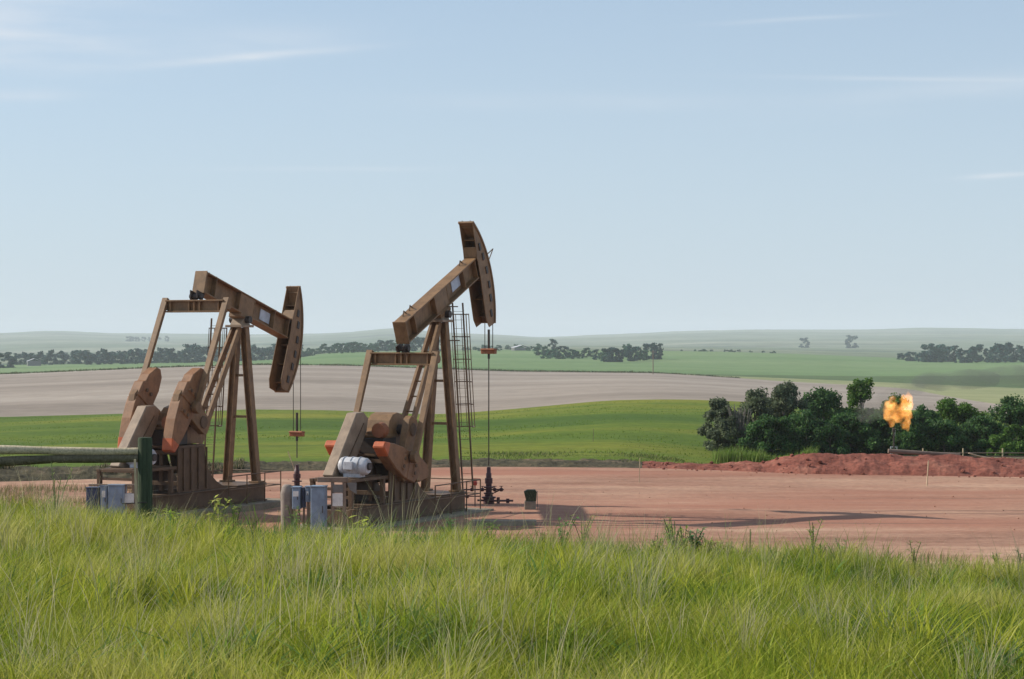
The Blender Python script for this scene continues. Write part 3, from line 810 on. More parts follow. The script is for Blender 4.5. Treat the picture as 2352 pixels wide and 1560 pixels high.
# ------------------------------------------------------------------ wellheads
def wellhead(X0, Y0, zb, label, full):
    x, y = J(X0, Y0, 3.985, 0)
    r = empty('wellhead', (x, y, zb), 0)
    tag(r, label, 'wellhead', 'wellheads in front of the horseheads')
    W = M['wellred']; r.scale = (1, 1, 0.74 if full else 0.62)
    m = MB(); m.lathe((0, 0, 0), [(0.20, -0.3), (0.20, 0.22), (0.26, 0.23), (0.26, 0.31), (0.15, 0.32), (0.15, 0.42)], 20); m.build('casing_head', W, r, 0, True)
    m = MB()
    for z in (0.44, 0.74):
        m.lathe((0, 0, z), [(0.09, 0), (0.19, 0.005), (0.19, 0.07), (0.09, 0.075)], 18)
    m.cyl((0, 0, 0.40), (0, 0, 0.95), 0.11, n=16); m.build('tubing_spool', W, r, 0, True)
    m = MB(); m.lathe((0, 0, 0.95), [(0.09, 0), (0.14, 0.02), (0.14, 0.28), (0.10, 0.30), (0.10, 0.52), (0.075, 0.55), (0.075, 0.82), (0.03, 0.84)], 16); m.build('stuffing_box', W, r, 0, True)
    if not full: return r
    m = MB(); m.cyl((-0.98, 0, 0.66), (0.55, 0, 0.66), 0.035, n=8); m.cyl((-0.98, 0, 0.66), (-0.98, 0, 0.2), 0.035, n=8); m.cyl((0.2, 0, 0.5), (0.4, 0, 0.64), 0.03, n=8)
    m.cyl((-0.9, -0.1, 0.32), (-0.3, -0.1, 0.32), 0.03, n=8)
    m.build('flow_line', W, r, 0, True)
    for xx, zz in ((-0.24, 0.66), (-0.62, 0.66), (0.22, 0.66), (0.46, 0.66), (-0.8, 0.32)):
        m = MB(); m.lathe((xx - 0.07, 0, zz), [(0.03, 0), (0.085, 0.02), (0.095, 0.07), (0.085, 0.12), (0.03, 0.14)], 12, (1, 0, 0)); m.cyl((xx, 0, zz), (xx, 0, zz + 0.16), 0.02, n=6)
        v = m.build('valve', W, r, 0, True)
        m = MB(); m.torus((xx, 0, zz + 0.17), 0.07, 0.012, (0, 0, 1), 12, 5); m.bar((xx - 0.07, 0, zz + 0.17), (xx + 0.07, 0, zz + 0.17), 0.012, 0.012); m.build('handwheel', W, v)
    m = MB(); m.cyl((0.35, 0.2, 0), (0.35, 0.2, 0.3), 0.06, n=8); m.cyl((0.7, 0.1, 0), (0.7, 0.1, 0.22), 0.06, n=8); m.cyl((0.3, 0.15, 0.12), (0.9, 0.12, 0.12), 0.05, n=8); m.cyl((-0.42, 0.2, 0.15), (0.35, 0.2, 0.12), 0.05, n=8)
    m.build('ground_pipe', W, r, 0, True)
    return r
wellhead(RX, RY, -6.02, 'dark maroon wellhead with valves standing right of the raised pumpjack', True)
wellhead(LX, LY, -5.87, 'dark wellhead top standing between the two pumpjacks', False)

# red valve on a thin riser
o = empty('red_valve', (at(1091, 77.2), 77.2, -6.05)); tag(o, 'small red valve on a thin riser left of the dark wellhead', 'valve')
m = MB(); m.cyl((0, 0, 0), (0, 0, 0.78), 0.022, n=8); m.build('riser', M['dark'], o)
m = MB(); m.lathe((-0.10, 0, 0.86), [(0.03, 0), (0.09, 0.02), (0.09, 0.16), (0.03, 0.18)], 12, (1, 0, 0)); m.cyl((0, 0, 0.78), (0, 0, 1.0), 0.035, n=8); m.bar((-0.06, 0, 1.01), (0.2, 0, 1.0), 0.04, 0.035); m.build('valve_body', M['red'], o, 0, True)

# ------------------------------------------------------------------ electrical gear in front of each jack
def slab_box(parent, name, mat, px0, px1, y0, y1, Y, depth, x0w, zb, cap=True):
    pass

def cabinet(px0, px1, ytop, ybot, Y, depth, mat, name, label, group, roof=True, legs=0.0, plate=None, dark_door=None):
    zt = (780 - ytop) / F * Y; g = PADZ + 0.0
    zb_ = max((780 - ybot) / F * Y, g)
    xa, xb = at(px0, Y), at(px1, Y); w = xb - xa; h = zt - zb_
    r = empty(name, ((xa + xb) / 2, Y, g), math.radians(-6)); tag(r, label, 'cabinet', group)
    base = zb_ - g
    m = MB(); m.box(-w / 2, w / 2, -depth, 0, base, base + h); m.build('body', mat, r, 0.012, flip=False)
    m = MB(); m.box(-w / 2 + 0.03, w / 2 - 0.03, -depth - 0.018, -depth - 0.003, base + 0.06, base + h - 0.06); m.build('door', dark_door or mat, r, 0.005, flip=False)
    if roof:
        m = MB(); m.box(-w / 2 - 0.02, w / 2 + 0.02, -depth - 0.04, 0.02, base + h + 0.002, base + h + 0.035); m.build('roof', mat, r, 0.008, flip=False)
    if legs or base > 0.05:
        for s in (-1, 1):
            m = MB(); m.box(s * (w / 2 - 0.05) - 0.025, s * (w / 2 - 0.05) + 0.025, -depth / 2 - 0.025, -depth / 2 + 0.025, -0.1, base - 0.002); m.build('leg', M['wood'], r, flip=False)
    if plate:
        a, b_, c_, d_ = plate
        m = MB(); m.box(-w / 2 + a * w, -w / 2 + b_ * w, -depth - 0.024, -depth - 0.0195, base + c_ * h, base + d_ * h); m.build('plate', M['sheet'], r, flip=False)
    m = MB(); m.box(w / 2 - 0.075, w / 2 - 0.055, -depth - 0.035, -depth - 0.019, base + h * 0.45, base + h * 0.6); m.build('handle', M['dark'], r, flip=False)
    return r
def covered(px, Y, w, h, label, group):
    r = MB(); r.lathe((0, 0, 0), [(w * 0.85, -0.05), (w * 0.9, 0.2), (w * 0.98, h * 0.55), (w * 1.02, h * 0.82), (w * 0.85, h * 0.95), (w * 0.5, h * 0.995), (0.02, h)], 20)
    for i, v in enumerate(r.v):
        k = 1 + 0.10 * noise.noise(Vector(v) * 3.1 + Vector((px, 0, 0)))
        r.v[i] = (v[0] * k, v[1] * k, v[2])
    o = r.build('covered_post', M['taupe'], None, 0, True); o.location = (at(px, Y), Y, PADZ)
    return tag(o, label, 'covered equipment', group)
EG = 'electrical cabinets in front of the pumpjacks'
covered(660, 66.4, 0.21, 1.54, 'rounded taupe canvas covered post left of the blue grey cabinets', None)
cabinet(676, 694, 1119, 1168, 66.4, 0.35, M['bluegrey'], 'control_box', 'small blue grey control box with a pale plate beside the taupe covered post', EG, plate=(0.15, 0.85, 0.6, 0.85))
cabinet(696, 704, 1119, 1165, 66.45, 0.25, M['navy'], 'junction_box', 'narrow dark navy box between two blue grey boxes', EG, roof=False)
cabinet(705, 715, 1118, 1152, 66.35, 0.25, M['bluegrey'], 'meter_box', 'small meter box with a round pale dial left of the tall blue grey cabinet', EG, plate=(0.3, 0.75, 0.5, 0.72))
cabinet(719, 752, 1117, 1224, 66.2, 0.4, M['bluegrey'], 'electrical_cabinet', 'tall blue grey electrical cabinet in front of the raised pumpjack', EG)
# rack of posts with boards and a white sheet
r = empty('equipment_rack', (at(778, 66.0), 66.0, PADZ)); tag(r, 'wooden equipment rack with a white sheet, right of the tall blue grey cabinet', 'rack')
for px in (764, 791):
    m = MB(); x = at(px, 66.0) - at(778, 66.0); m.box(x - 0.05, x + 0.05, -0.05, 0.05, -0.1, 1.63); m.build('post', M['wood'], r, 0.008, flip=False)
m = MB(); m.box(-0.66, 0.28, -0.07, 0.12, 1.634, 1.79); m.build('board', M['wood'], r, 0.01, flip=False)
m = MB(); m.box(-0.18, 0.14, -0.075, -0.052, 1.31, 1.57); m.build('panel', M['steel'], r, 0.004, flip=False)
m = MB(); m.box(-0.19, 0.13, -0.078, -0.054, 0.9, 1.295); m.build('sheet', M['sheet'], r, 0.004, flip=False)
m = MB(); m.prism([(0.25, 1.62), (0.55, 1.62), (0.55, 1.27), (0.35, 1.4)], -0.02, 0.02); m.build('bracket', M['steel'], r, 0.0)
# left group, partly behind the fence post
cabinet(206, 234, 1120, 1180, 68.6, 0.4, M['navy'], 'electrical_cabinet', 'dark navy cabinet at the far left end of the left equipment group', EG)
cabinet(237, 254, 1116, 1180, 68.5, 0.35, M['bluegrey'], 'control_box', 'blue grey box with a pale plate between two darker cabinets behind the fence', EG, plate=(0.3, 0.75, 0.62, 0.85))
cabinet(256, 292, 1114, 1185, 68.4, 0.4, M['bluegrey'], 'electrical_cabinet', 'wide blue grey cabinet left of the white sheet behind the fence', EG)
r = empty('equipment_rack', (at(297, 68.2), 68.2, PADZ)); tag(r, 'wooden equipment rack with a white sheet, left of the green fence post', 'rack')
for px in (286, 309):
    m = MB(); x = at(px, 68.2) - at(297, 68.2); m.box(x - 0.04, x + 0.04, -0.05, 0.05, -0.1, 1.37); m.build('post', M['wood'], r, 0.008, flip=False)
m = MB(); m.box(-1.3, 0.25, -0.06, 0.06, 1.374, 1.43); m.build('board', M['wood'], r, 0.01, flip=False)
m = MB(); m.box(-0.17, 0.16, -0.078, -0.052, 0.83, 1.13); m.build('sheet', M['sheet'], r, 0.004, flip=False)

# dark box on a pale stand, right of the wellhead
Yb = 76.0
r = empty('box_stand', (at(1218, Yb), Yb, PADZ)); tag(r, 'dark green weathered box on a pale stand right of the wellhead', 'box')
m = MB(); m.box(-0.21, 0.2, -0.2, 0.2, -0.05, 0.30); m.build('stand', G['concrete'], r, 0.02, flip=False)
M['boxdark'] = paint('blotched_dark_green', (0.035, 0.045, 0.02), (0.2, 0.19, 0.1), 0.8, 9.0, 0.7)
m = MB(); m.prism([(-0.23, 0.64), (-0.15, 0.33), (-0.18, 0.302), (0.21, 0.302), (0.23, 0.62), (0.18, 0.70), (-0.1, 0.70)], -0.2, 0.2); m.build('box', M['boxdark'], r, 0.02)
m = MB(); m.cyl((0.25, 0, -0.1), (0.25, 0, 0.66), 0.012, n=6); m.build('rod', M['steel'], r)

# low concrete beam at the grass edge and a rail on the slab
o = MB(); o.box(-1.05, 1.05, -0.25, 0.25, -0.1, 0.17); q = o.build('concrete_beam', G['concrete'], None, 0.02)
q.location = (at(1158, 69.5), 69.5, PADZ); q.rotation_euler = (0, 0, 0.02); tag(q, 'low pale concrete beam lying at the grass edge below the wellhead', 'concrete beam')

# ------------------------------------------------------------------ timber fence, nearest
FY, FX = 23.0, at(333, 23.0)
r = empty('timber_fence', (FX, FY, gz(FX, FY))); tag(r, 'green weathered timber fence post with a pale horizontal rail in the tall grass', 'fence')
gz0 = gz(FX, FY)
def fpost(dy, ztop, dx=0.0):
    m = MB(); zg = gz(FX + dx, FY + dy) - gz0
    m.lathe((dx, -dy, 0), [(0.083, zg - 0.4), (0.082, zg + 0.2), (0.078, ztop - 0.02), (0.07, ztop), (0.01, ztop + 0.004)], 20)
    m.build('post', M['greenpost'], r, 0, True)
fpost(0, -1.056 - gz0); fpost(-0.15, -1.02 - gz0, -3.4)
def rail(z0, z1, r0, r1, dy, mk):
    m = MB(); n = 22; L = 3.42
    def P(t): return Vector((-0.07 - L * t, -(dy - 0.12 * t) + 0.006 * math.sin(t * 9 + z0 * 90), z0 + (z1 - z0) * t - gz0 + 0.008 * math.sin(t * 11 + z0 * 60)))
    def rr(t): return (r0 + (r1 - r0) * t) * (1 + 0.06 * math.sin(t * 23 + z0 * 70))
    for k in range(n):
        m.cyl(P(k / n), P((k + 1) / n), rr(k / n), rr((k + 1) / n), n=16)
    m.build('rail', M[mk], r, 0, True)
rail(-1.275, -1.35, 0.042, 0.062, -0.03, 'rail')
rail(-1.202, -1.18, 0.040, 0.058, -0.02, 'raillit')
m = MB(); xs_ = at(313, 22.6) - FX
m.bar((xs_ + 0.02, 0.4, gz(FX, 22.6) - gz0 - 0.3), (xs_ - 0.015, 0.4, -1.27 - gz0), 0.03, 0.02); m.build('stake', M['stake'], r)
m = MB(); m.cyl((xs_ - 0.15, 0.4, -1.74 - gz0), (0.03, 0.08, -1.75 - gz0), 0.006, n=6); m.build('wire', M['dark'], r)

# ------------------------------------------------------------------ stakes, pole, pipes
def stake(px, Y, h, w, label, group=None, mat=None, lean=0.03):
    x = at(px, Y); m = MB(); m.bar((0, 0, -0.15), (lean, 0, h), w, w * 0.5, w2=w * 0.9); m.bar((lean, 0, h), (lean * 1.05, 0, h + w * 1.2), w * 0.9, w * 0.5, w2=w * 0.3)
    o = m.build('survey_stake', mat or M['stake'], None); o.location = (x, Y, gz(x, Y)); tag(o, label, 'stake', group); return o
stake(1468, 90.0, 0.98, 0.06, 'pale wooden survey stake alone on the clay pad left of the red bank', 'survey stakes')
stake(2128, 88.0, 0.98, 0.07, 'pale wooden survey stake in front of the red bank', 'survey stakes', lean=0.08)
stake(684, 95.0, 1.0, 0.06, 'leaning pale yellow stake between the two pumpjacks at the pad edge', 'survey stakes', lean=-0.42)
stake(1362, 130.0, 0.8, 0.05, 'small thin stake in the green field behind the pad', 'survey stakes', M['wood'])

x = at(1500, 650.0); m = MB(); m.cyl((0, 0, -0.5), (0, 0, 7.4), 0.16, 0.11, 8); m.bar((-0.9, 0, 6.8), (0.9, 0, 6.8), 0.14, 0.16)
o = m.build('utility_pole', M['wood'], None); o.location = (x, 650.0, gz(x, 650.0)); tag(o, 'lone thin utility pole at the edge of the ploughed field', 'pole')

# flare stack with its flame
fx, fy = at(2053, 112.0), 112.0
zf = gz(fx, fy)
r = empty('flare_stack', (fx, fy, zf)); tag(r, 'slim flare stack with pale pipe legs behind the red bank', 'flare stack')
ztop = (780 - 983) / F * fy - zf
m = MB(); m.cyl((0, 0, -0.2), (0, 0, ztop), 0.05, n=10); m.lathe((0, 0, ztop - 0.25), [(0.05, 0), (0.09, 0.04), (0.09, 0.22), (0.05, 0.25)], 12); m.build('pipe', M['dark'], r, 0, True)
for s in (-1, 1):
    m = MB(); m.cyl((s * 0.16, 0, -0.2), (s * 0.16, 0, (780 - 1026) / F * fy - zf), 0.03, n=8); m.build('leg', M['white'], r)
m = MB(); m.cyl((-0.16, 0, (780 - 1042) / F * fy - zf), (0.16, 0, (780 - 1042) / F * fy - zf), 0.025, n=8); m.cyl((-0.16, 0, (780 - 1027) / F * fy - zf), (0.16, 0, (780 - 1027) / F * fy - zf), 0.025, n=8); m.build('cross_pipe', M['white'], r)
m = MB(); m.cyl((0.02, -0.03, (780 - 1002) / F * fy - zf), (0.06, -0.03, (780 - 988) / F * fy - zf), 0.045, 0.05, 10); m.build('igniter', M['white'], r)

def blob_mesh(name, blobs, mat, sub=3, amp=0.25, fr=2.2):
    V = []; T = []
    for (c, rad) in blobs:
        bm = bmesh.new(); bmesh.ops.create_icosphere(bm, subdivisions=sub, radius=1)
        b = len(V)
        for v in bm.verts:
            k = 1 + amp * noise.fractal(v.co * fr + Vector(c) * 1.7, 0.8, 2, 4)
            V.append((c[0] + v.co.x * rad[0] * k, c[1] + v.co.y * rad[1] * k, c[2] + v.co.z * rad[2] * k))
        T += [[q.index + b for q in f.verts] for f in bm.faces]; bm.free()
    me = bpy.data.meshes.new(name); me.from_pydata(V, [], T)
    o = link_mesh(name, me, mat)
    return o
def union(o, voxel):
    md = o.modifiers.new('merge', 'REMESH'); md.mode = 'VOXEL'; md.voxel_size = voxel
    return o
t = NT('flare_flame'); t.t.nodes.remove(t.b)
v = t.coord()
n = t.noise(v, 1.6, 5, 0.6)
em = t.n('ShaderNodeEmission')
t.l(t.ramp(n, [(0.35, (1.0, 0.22, 0.02)), (0.52, (1.0, 0.40, 0.08)), (0.65, (1.0, 0.52, 0.20))]), em.inputs['Color'])
mr = t.n('ShaderNodeMapRange'); mr.inputs['From Min'].default_value = 0.36; mr.inputs['From Max'].default_value = 0.56; mr.inputs['To Min'].default_value = 0.15; mr.inputs['To Max'].default_value = 1.9
t.l(n, mr.inputs['Value']); t.l(mr.outputs['Result'], em.inputs['Strength'])
t.l(em.outputs[0], t.out.inputs['Volume']); M['flame'] = t.m
def fp(px, py, dy=0.0): return ((px - 1176) / F * (fy + dy) - fx, dy, (780 - py) / F * (fy + dy) - zf)
k = fy / F
fl = blob_mesh('flame', [(fp(2046, 938), (15 * k, 14 * k, 21 * k)), (fp(2038, 955), (9 * k, 10 * k, 13 * k)), (fp(2062, 958), (18 * k, 14 * k, 13 * k)), (fp(2083, 924), (16 * k, 15 * k, 19 * k)), (fp(2076, 948), (19 * k, 15 * k, 22 * k)), (fp(2080, 972), (13 * k, 10 * k, 15 * k)), (fp(2052, 914), (8 * k, 6 * k, 5 * k)), (fp(2048, 972), (8 * k, 7 * k, 9 * k))], M['flame'], 4, 0.5, 2.4)
fl.location = (fx, fy, zf); union(fl, 0.04); tag(fl, 'orange gas flare flame burning above the flare stack', 'flame')

def smoke_mat(name, colr, dens, scale, lo=0.42, hi=0.7):
    t = NT(name); t.t.nodes.remove(t.b)
    vp = t.n('ShaderNodeVolumePrincipled'); vp.inputs['Color'].default_value = (*colr, 1)
    n = t.noise(t.coord(), scale, 4, 0.55)
    mr = t.n('ShaderNodeMapRange'); mr.inputs['From Min'].default_value = lo; mr.inputs['From Max'].default_value = hi; mr.inputs['To Max'].default_value = dens
    t.l(n, mr.inputs['Value']); t.l(mr.outputs['Result'], vp.inputs['Density'])
    t.l(vp.outputs[0], t.out.inputs['Volume']); return t.m
M['smoke'] = smoke_mat('dark_smoke', (0.30, 0.29, 0.28), 1.1, 1.0, 0.36, 0.75)
sm = blob_mesh('smoke', [(fp(2014, 938, .6), (28 * k, 20 * k, 26 * k)), (fp(1988, 950, .6), (30 * k, 22 * k, 24 * k)), (fp(1972, 942, .6), (18 * k, 14 * k, 20 * k)), (fp(2030, 918, .6), (22 * k, 20 * k, 16 * k)), (fp(2060, 900, .6), (30 * k, 20 * k, 12 * k))], M['smoke'], 3, 0.3, 1.4)
sm.location = (fx, fy, zf); union(sm, 0.12); tag(sm, 'thin dark grey smoke drifting left of the orange flare flame', 'smoke', kind='stuff')

M['thinsmoke'] = smoke_mat('thin_smoke', (0.22, 0.23, 0.22), 0.7, 0.35, 0.35, 0.75)
sm = blob_mesh('smoke_plume', [(fp(2090, 890, 2), (45 * k, 45 * k, 22 * k)), (fp(2150, 876, 4), (60 * k, 60 * k, 24 * k)), (fp(2230, 868, 6), (75 * k, 70 * k, 25 * k)), (fp(2330, 862, 8), (90 * k, 80 * k, 28 * k))], M['thinsmoke'], 3, 0.25, 1.2)
sm.location = (fx, fy, zf); union(sm, 0.25); tag(sm, 'thin dark smoke trailing right from the flare above the trees', 'smoke', kind='stuff')

# pale pipes and posts along the top of the red bank
def pipe_run(name, pts, rad, mat, label, cat, group=None):
    x0, y0 = pts[0][0], pts[0][1]
    m = MB(); m.tube([(a, -b, c) for a, b, c in pts], rad, 8)
    o = m.build(name, mat, None, 0, True)
    return tag(o, label, cat, group)
def ip(px, py, Y): return ((px - 1176) / F * Y, Y, (780 - py) / F * Y)
pipe_run('pipe', [ip(2225, 1041, 101), ip(2245, 1047, 101), ip(2268, 1052, 101), ip(2300, 1052.5, 101.2), ip(2380, 1053, 101.5)], 0.035, M['stake'], 'thin pale pipe dipping down the right end of the red bank', 'pipe')
r = empty('pipe_fence', (*ip(2303, 1052, 106)[:2], gz(at(2303, 106), 106))); tag(r, 'low fence of pale pipes on thin posts behind the right end of the red bank', 'fence')
for px in (2120, 2212, 2303, 2390):
    x, y, z = ip(px, 1030, 106); m = MB(); m.cyl((x - r.location.x, 0, gz(x, 106) - r.location.z - 0.2), (x - r.location.x, 0, z - r.location.z), 0.035, n=8); m.build('post', M['stake'], r)
for yy in (1040, 1048):
    a, b_ = ip(2060, yy, 106), ip(2420, yy + 1, 106)
    m = MB(); m.cyl((a[0] - r.location.x, 0, a[2] - r.location.z), (b_[0] - r.location.x, 0, b_[2] - r.location.z), 0.025, n=8); m.build('rail', M['wood'], r)
m = MB(); a = ip(2040, 1036, 100); b_ = ip(2205, 1046, 100)
m.cyl((a[0], -a[1], a[2]), (b_[0], -b_[1], b_[2]), 0.11, 0.09, 10); o = m.build('log', M['wood'], None, 0, True); tag(o, 'grey brown log lying on the crest of the red bank below the flare', 'log')
x = at(1982, 104); m = MB(); m.cyl((0, 0, -0.2), (0, 0, gz(x, 104) * 0 + 0.75), 0.05, n=8); m.lathe((0, 0, 0.75), [(0.05, 0), (0.08, 0.01), (0.08, 0.06), (0.02, 0.08)], 8); o = m.build('vent_pipe', M['white'], None); o.location = (x, 104, gz(x, 104)); tag(o, 'short white vent pipe in front of the trees left of the flare', 'pipe')

# ------------------------------------------------------------------ trees
def crown_mesh(name, w, h, nclump, nleaf, leaf, mat, seed, base=0.18, shape=0.8, col_bias=0.0):
    g = np.random.default_rng(seed)
    C = []
    for i in range(nclump):
        t = g.uniform(0, 1); a = g.uniform(0, 2 * PI)
        zr = base + (1 - base) * t
        prof = math.sin(PI * min(0.98, 0.12 + 0.80 * (t ** shape))) ** 0.7
        rad = w / 2 * prof * math.sqrt(g.uniform(0.1, 1)) * g.uniform(0.75, 1.12)
        C.append((rad * math.cos(a), rad * math.sin(a), zr * h * g.uniform(0.92, 1.05), g.uniform(0.09, 0.17) * math.sqrt(w * h)))
    C = np.array(C)
    k = g.integers(0, nclump, nleaf)
    dirs = g.normal(0, 1, (nleaf, 3)); dirs /= np.linalg.norm(dirs, axis=1)[:, None]
    rr = C[k, 3] * g.uniform(0.35, 1.15, nleaf)
    c = C[k, :3] + dirs * rr[:, None] * np.array([1, 1, 0.85])
    c[:, 2] = np.maximum(c[:, 2], 0.02 * h)
    n_ = g.normal(0, 1, (nleaf, 3)) + dirs * 0.7 + np.array([0, 0, 0.3]); n_ /= np.linalg.norm(n_, axis=1)[:, None]
    t1 = np.cross(n_, g.normal(0, 1, (nleaf, 3))); t1 /= np.linalg.norm(t1, axis=1)[:, None]; t2 = np.cross(n_, t1)
    s = leaf * g.uniform(0.6, 1.4, nleaf)
    V = np.stack([c - t1 * s[:, None], c + t2 * (s * 0.55)[:, None], c + t1 * s[:, None], c - t2 * (s * 0.55)[:, None]], 1).reshape(-1, 3)
    Q = np.arange(nleaf * 4).reshape(-1, 4)
    o = mesh_np(name, V, [Q], mat)
    return o, C
def trunk(C, h, w, parent, limbs=8, mat=None):
    m = MB(); r0 = 0.018 * h + 0.03
    m.cyl((0, 0, -0.3), (0.03 * w, 0, 0.3 * h), r0, r0 * 0.75, 8); m.cyl((0.03 * w, 0, 0.3 * h), (0, 0.02 * w, 0.7 * h), r0 * 0.75, r0 * 0.35, 8)
    idx = np.argsort(-C[:, 3])[:limbs]
    for i in idx:
        z0 = min(0.6 * h, max(0.12 * h, C[i, 2] * 0.55))
        m.cyl((0.02 * w, 0, z0), (C[i, 0], -C[i, 1], C[i, 2]), r0 * 0.4, r0 * 0.12, 6)
    return m.build('trunk', mat or M['bark'], parent, 0, True)
def tree(name, px, Y, h, w, mat, label, seed, ncl=26, nleaf=3600, leaf=0.12, base=0.1, shape=0.8, group='trees behind the red bank'):
    x = at(px, Y); r = empty(name, (x, Y, gz(x, Y)), seed * 1.3); tag(r, label, 'tree', group)
    o, C = crown_mesh('crown', w, h, ncl, nleaf, leaf, M[mat], seed, base, shape); o.parent = r
    trunk(C, h, w, r)
    return r
K = 140 / F
def th(ytop, Y, px):       # height that brings a crown's top to a row of the photograph
    return (780 - ytop) / F * Y - gz(at(px, Y), Y)
T_ = [
 ('shrub_tree', 1655, 132, 915, 1.7, 'leaf_grey', 'slender grey green tree at the left end of the tree row', 31, 20, 2200),
 ('shrub_tree', 1735, 136, 905, 2.6, 'leaf_grey', 'broad grey green tree second from the left end of the tree row', 32, 26, 3200),
 ('shrub_tree', 1800, 138, 885, 2.9, 'leaf_grey', 'tallest grey green tree with a ragged split top', 33, 30, 4200),
 ('bush', 1770, 130, 962, 3.0, 'leaf_dark', 'low dark bush under the tallest grey green tree', 34, 26, 3000),
 ('shrub_tree', 1890, 140, 905, 3.2, 'leaf_dark', 'dark green domed tree right of the tall grey green tree', 35, 30, 4200),
 ('shrub_tree', 1893, 146, 882, 1.5, 'leaf_bright', 'small lighter green top rising behind the dark domed tree', 36, 16, 1800),
 ('bush', 1855, 131, 955, 3.0, 'leaf_dark', 'low dark bush in front of the dark domed tree', 37, 26, 3000),
 ('shrub_tree', 1978, 144, 866, 1.9, 'leaf_bright', 'tall narrow green tree just left of the flare', 38, 24, 3000),
 ('bush', 1950, 132, 965, 3.2, 'leaf_dark', 'dark bush below the tall narrow green tree', 39, 28, 3200),
 ('bush', 2020, 134, 962, 2.6, 'leaf_dark', 'dark bush directly behind the flare stack', 40, 26, 3000),
 ('shrub_tree', 2052, 142, 912, 2.0, 'leaf_bright', 'green tree directly behind the flare flame', 47, 22, 2600),
 ('shrub_tree', 2120, 138, 940, 2.6, 'leaf_dark', 'dark tree right of the flare flame', 41, 26, 3000),
 ('shrub_tree', 2200, 140, 918, 3.4, 'leaf_bright', 'wide bright green tree between the flare and the right edge', 42, 30, 4200),
 ('bush', 2165, 131, 972, 3.0, 'leaf_dark', 'dark bush below and left of the wide bright green tree', 43, 26, 3000),
 ('bush', 2250, 132, 968, 3.0, 'leaf_dark', 'dark bush below and right of the wide bright green tree', 44, 26, 3000),
 ('shrub_tree', 2330, 138, 920, 3.0, 'leaf_dark', 'dark tree at the right edge of the photo', 45, 28, 3600),
 ('bush', 2330, 129, 985, 2.6, 'leaf_bright', 'green bush in front of the dark tree at the right edge', 46, 24, 2600),
 ('bush', 1668, 131, 965, 2.4, 'leaf_grey', 'low grey green bush at the foot of the leftmost tree', 51, 26, 2600),
 ('bush', 2085, 131, 958, 2.6, 'leaf_dark', 'low dark bush below and right of the flare flame', 52, 26, 2600),
 ('bush', 2040, 136, 935, 2.8, 'leaf_dark', 'rounded dark bush behind the foot of the flare stack', 53, 26, 3000),
 ('bush', 1905, 130, 985, 2.6, 'leaf_dark', 'low dark bush in the middle between the domed tree and the flare', 54, 26, 2600),
 ('shrub_tree', 2420, 138, 905, 3.4, 'leaf_dark', 'dark tree just beyond the right edge of the row', 48, 26, 3000),
]
for nm, px, Y, yt, w, mt, lab, sd, nc, nl in T_:
    tree(nm, px, Y, th(yt, Y, px), w * 1.22, mt, lab, sd, int(nc * 1.7), int(nl * 3.2), 0.095, 0.0, 0.7)
# bare twiggy shrub at the left end
x = at(1700, 131.0); r = empty('twiggy_shrub', (x, 131.0, gz(x, 131.0))); tag(r, 'bare grey twiggy shrub between the two leftmost grey green trees', 'shrub')
m = MB()
for i in range(60):
    a = random.uniform(0, 2 * PI); rr = random.uniform(0.1, 1.0); h_ = random.uniform(1.4, 3.0)
    p0 = (random.uniform(-.25, .25), random.uniform(-.2, .2), 0); p1 = (p0[0] + rr * 0.5 * math.cos(a), rr * 0.5 * math.sin(a), h_ * 0.55); p2 = (p0[0] + rr * math.cos(a), rr * math.sin(a), h_)
    m.tube([p0, p1, p2], 0.018, 4)
m.build('branches', M['twig'], r)

# far tree belts: individual trees sharing a few crowns
protos = []
for i, (mt, w, h) in enumerate((('leaf_far', 9, 9), ('leaf_far', 7, 10), ('leaf_far', 11, 8), ('leaf_far_green', 8, 9), ('leaf_far_green', 6, 7), ('leaf_far_green', 10, 6))):
    o, C = crown_mesh('distant_tree', w, h, 20, 900, 0.62, M[mt], 60 + i, 0.02, 0.7)
    protos.append((o.data, h)); bpy.data.objects.remove(o)
def far_tree(px, Y, ph, kinds, label, group, name='distant_tree', wide=1.0):
    me, h = protos[random.choice(kinds)]
    x = at(px, Y); o = bpy.data.objects.new(name, me); col.objects.link(o)
    s = ph * Y / F / h
    o.location = (x, Y, gz(x, Y) - 0.3); o.scale = (s * wide * random.uniform(1.1, 1.8), s * random.uniform(0.9, 1.2), s)
    o.rotation_euler = (0, 0, random.uniform(0, 6.28)); tag(o, label, 'tree', group); return o
def belt(p0, p1, n, Y, h0, h1, kinds, label, group, dY=60, wide=1.0):
    for i in range(n):
        px = p0 + (p1 - p0) * (i + random.uniform(0.1, 0.9)) / n
        far_tree(px, Y + random.uniform(-dY, dY), random.uniform(h0, h1), kinds, label, group, wide=wide)
belt(25, 180, 14, 1570, 22, 32, [0, 1, 2], 'one of the dark blue green trees in the far belt at the left edge', 'far belt trees at the left edge')
belt(170, 420, 26, 1560, 22, 33, [0, 1, 2], 'one of the dark trees in the far belt left of the lowered pumpjack', 'far belt trees left of the pumpjack')
belt(420, 680, 26, 1540, 22, 40, [0, 1, 2], 'one of the far dark trees seen through the lowered pumpjack', 'far trees behind the lowered pumpjack')
belt(660, 880, 22, 1590, 14, 24, [3, 4, 5], 'one of the far green trees between the two pumpjacks', 'far trees between the pumpjacks')
belt(870, 1010, 14, 1590, 20, 32, [0, 1, 3], 'one of the far trees seen behind the raised pumpjack', 'far trees behind the raised pumpjack')
belt(1060, 1250, 16, 1590, 6, 14, [3, 4, 5], 'one of the low far bushes right of the raised pumpjack', 'far bushes right of the raised pumpjack', wide=1.3)
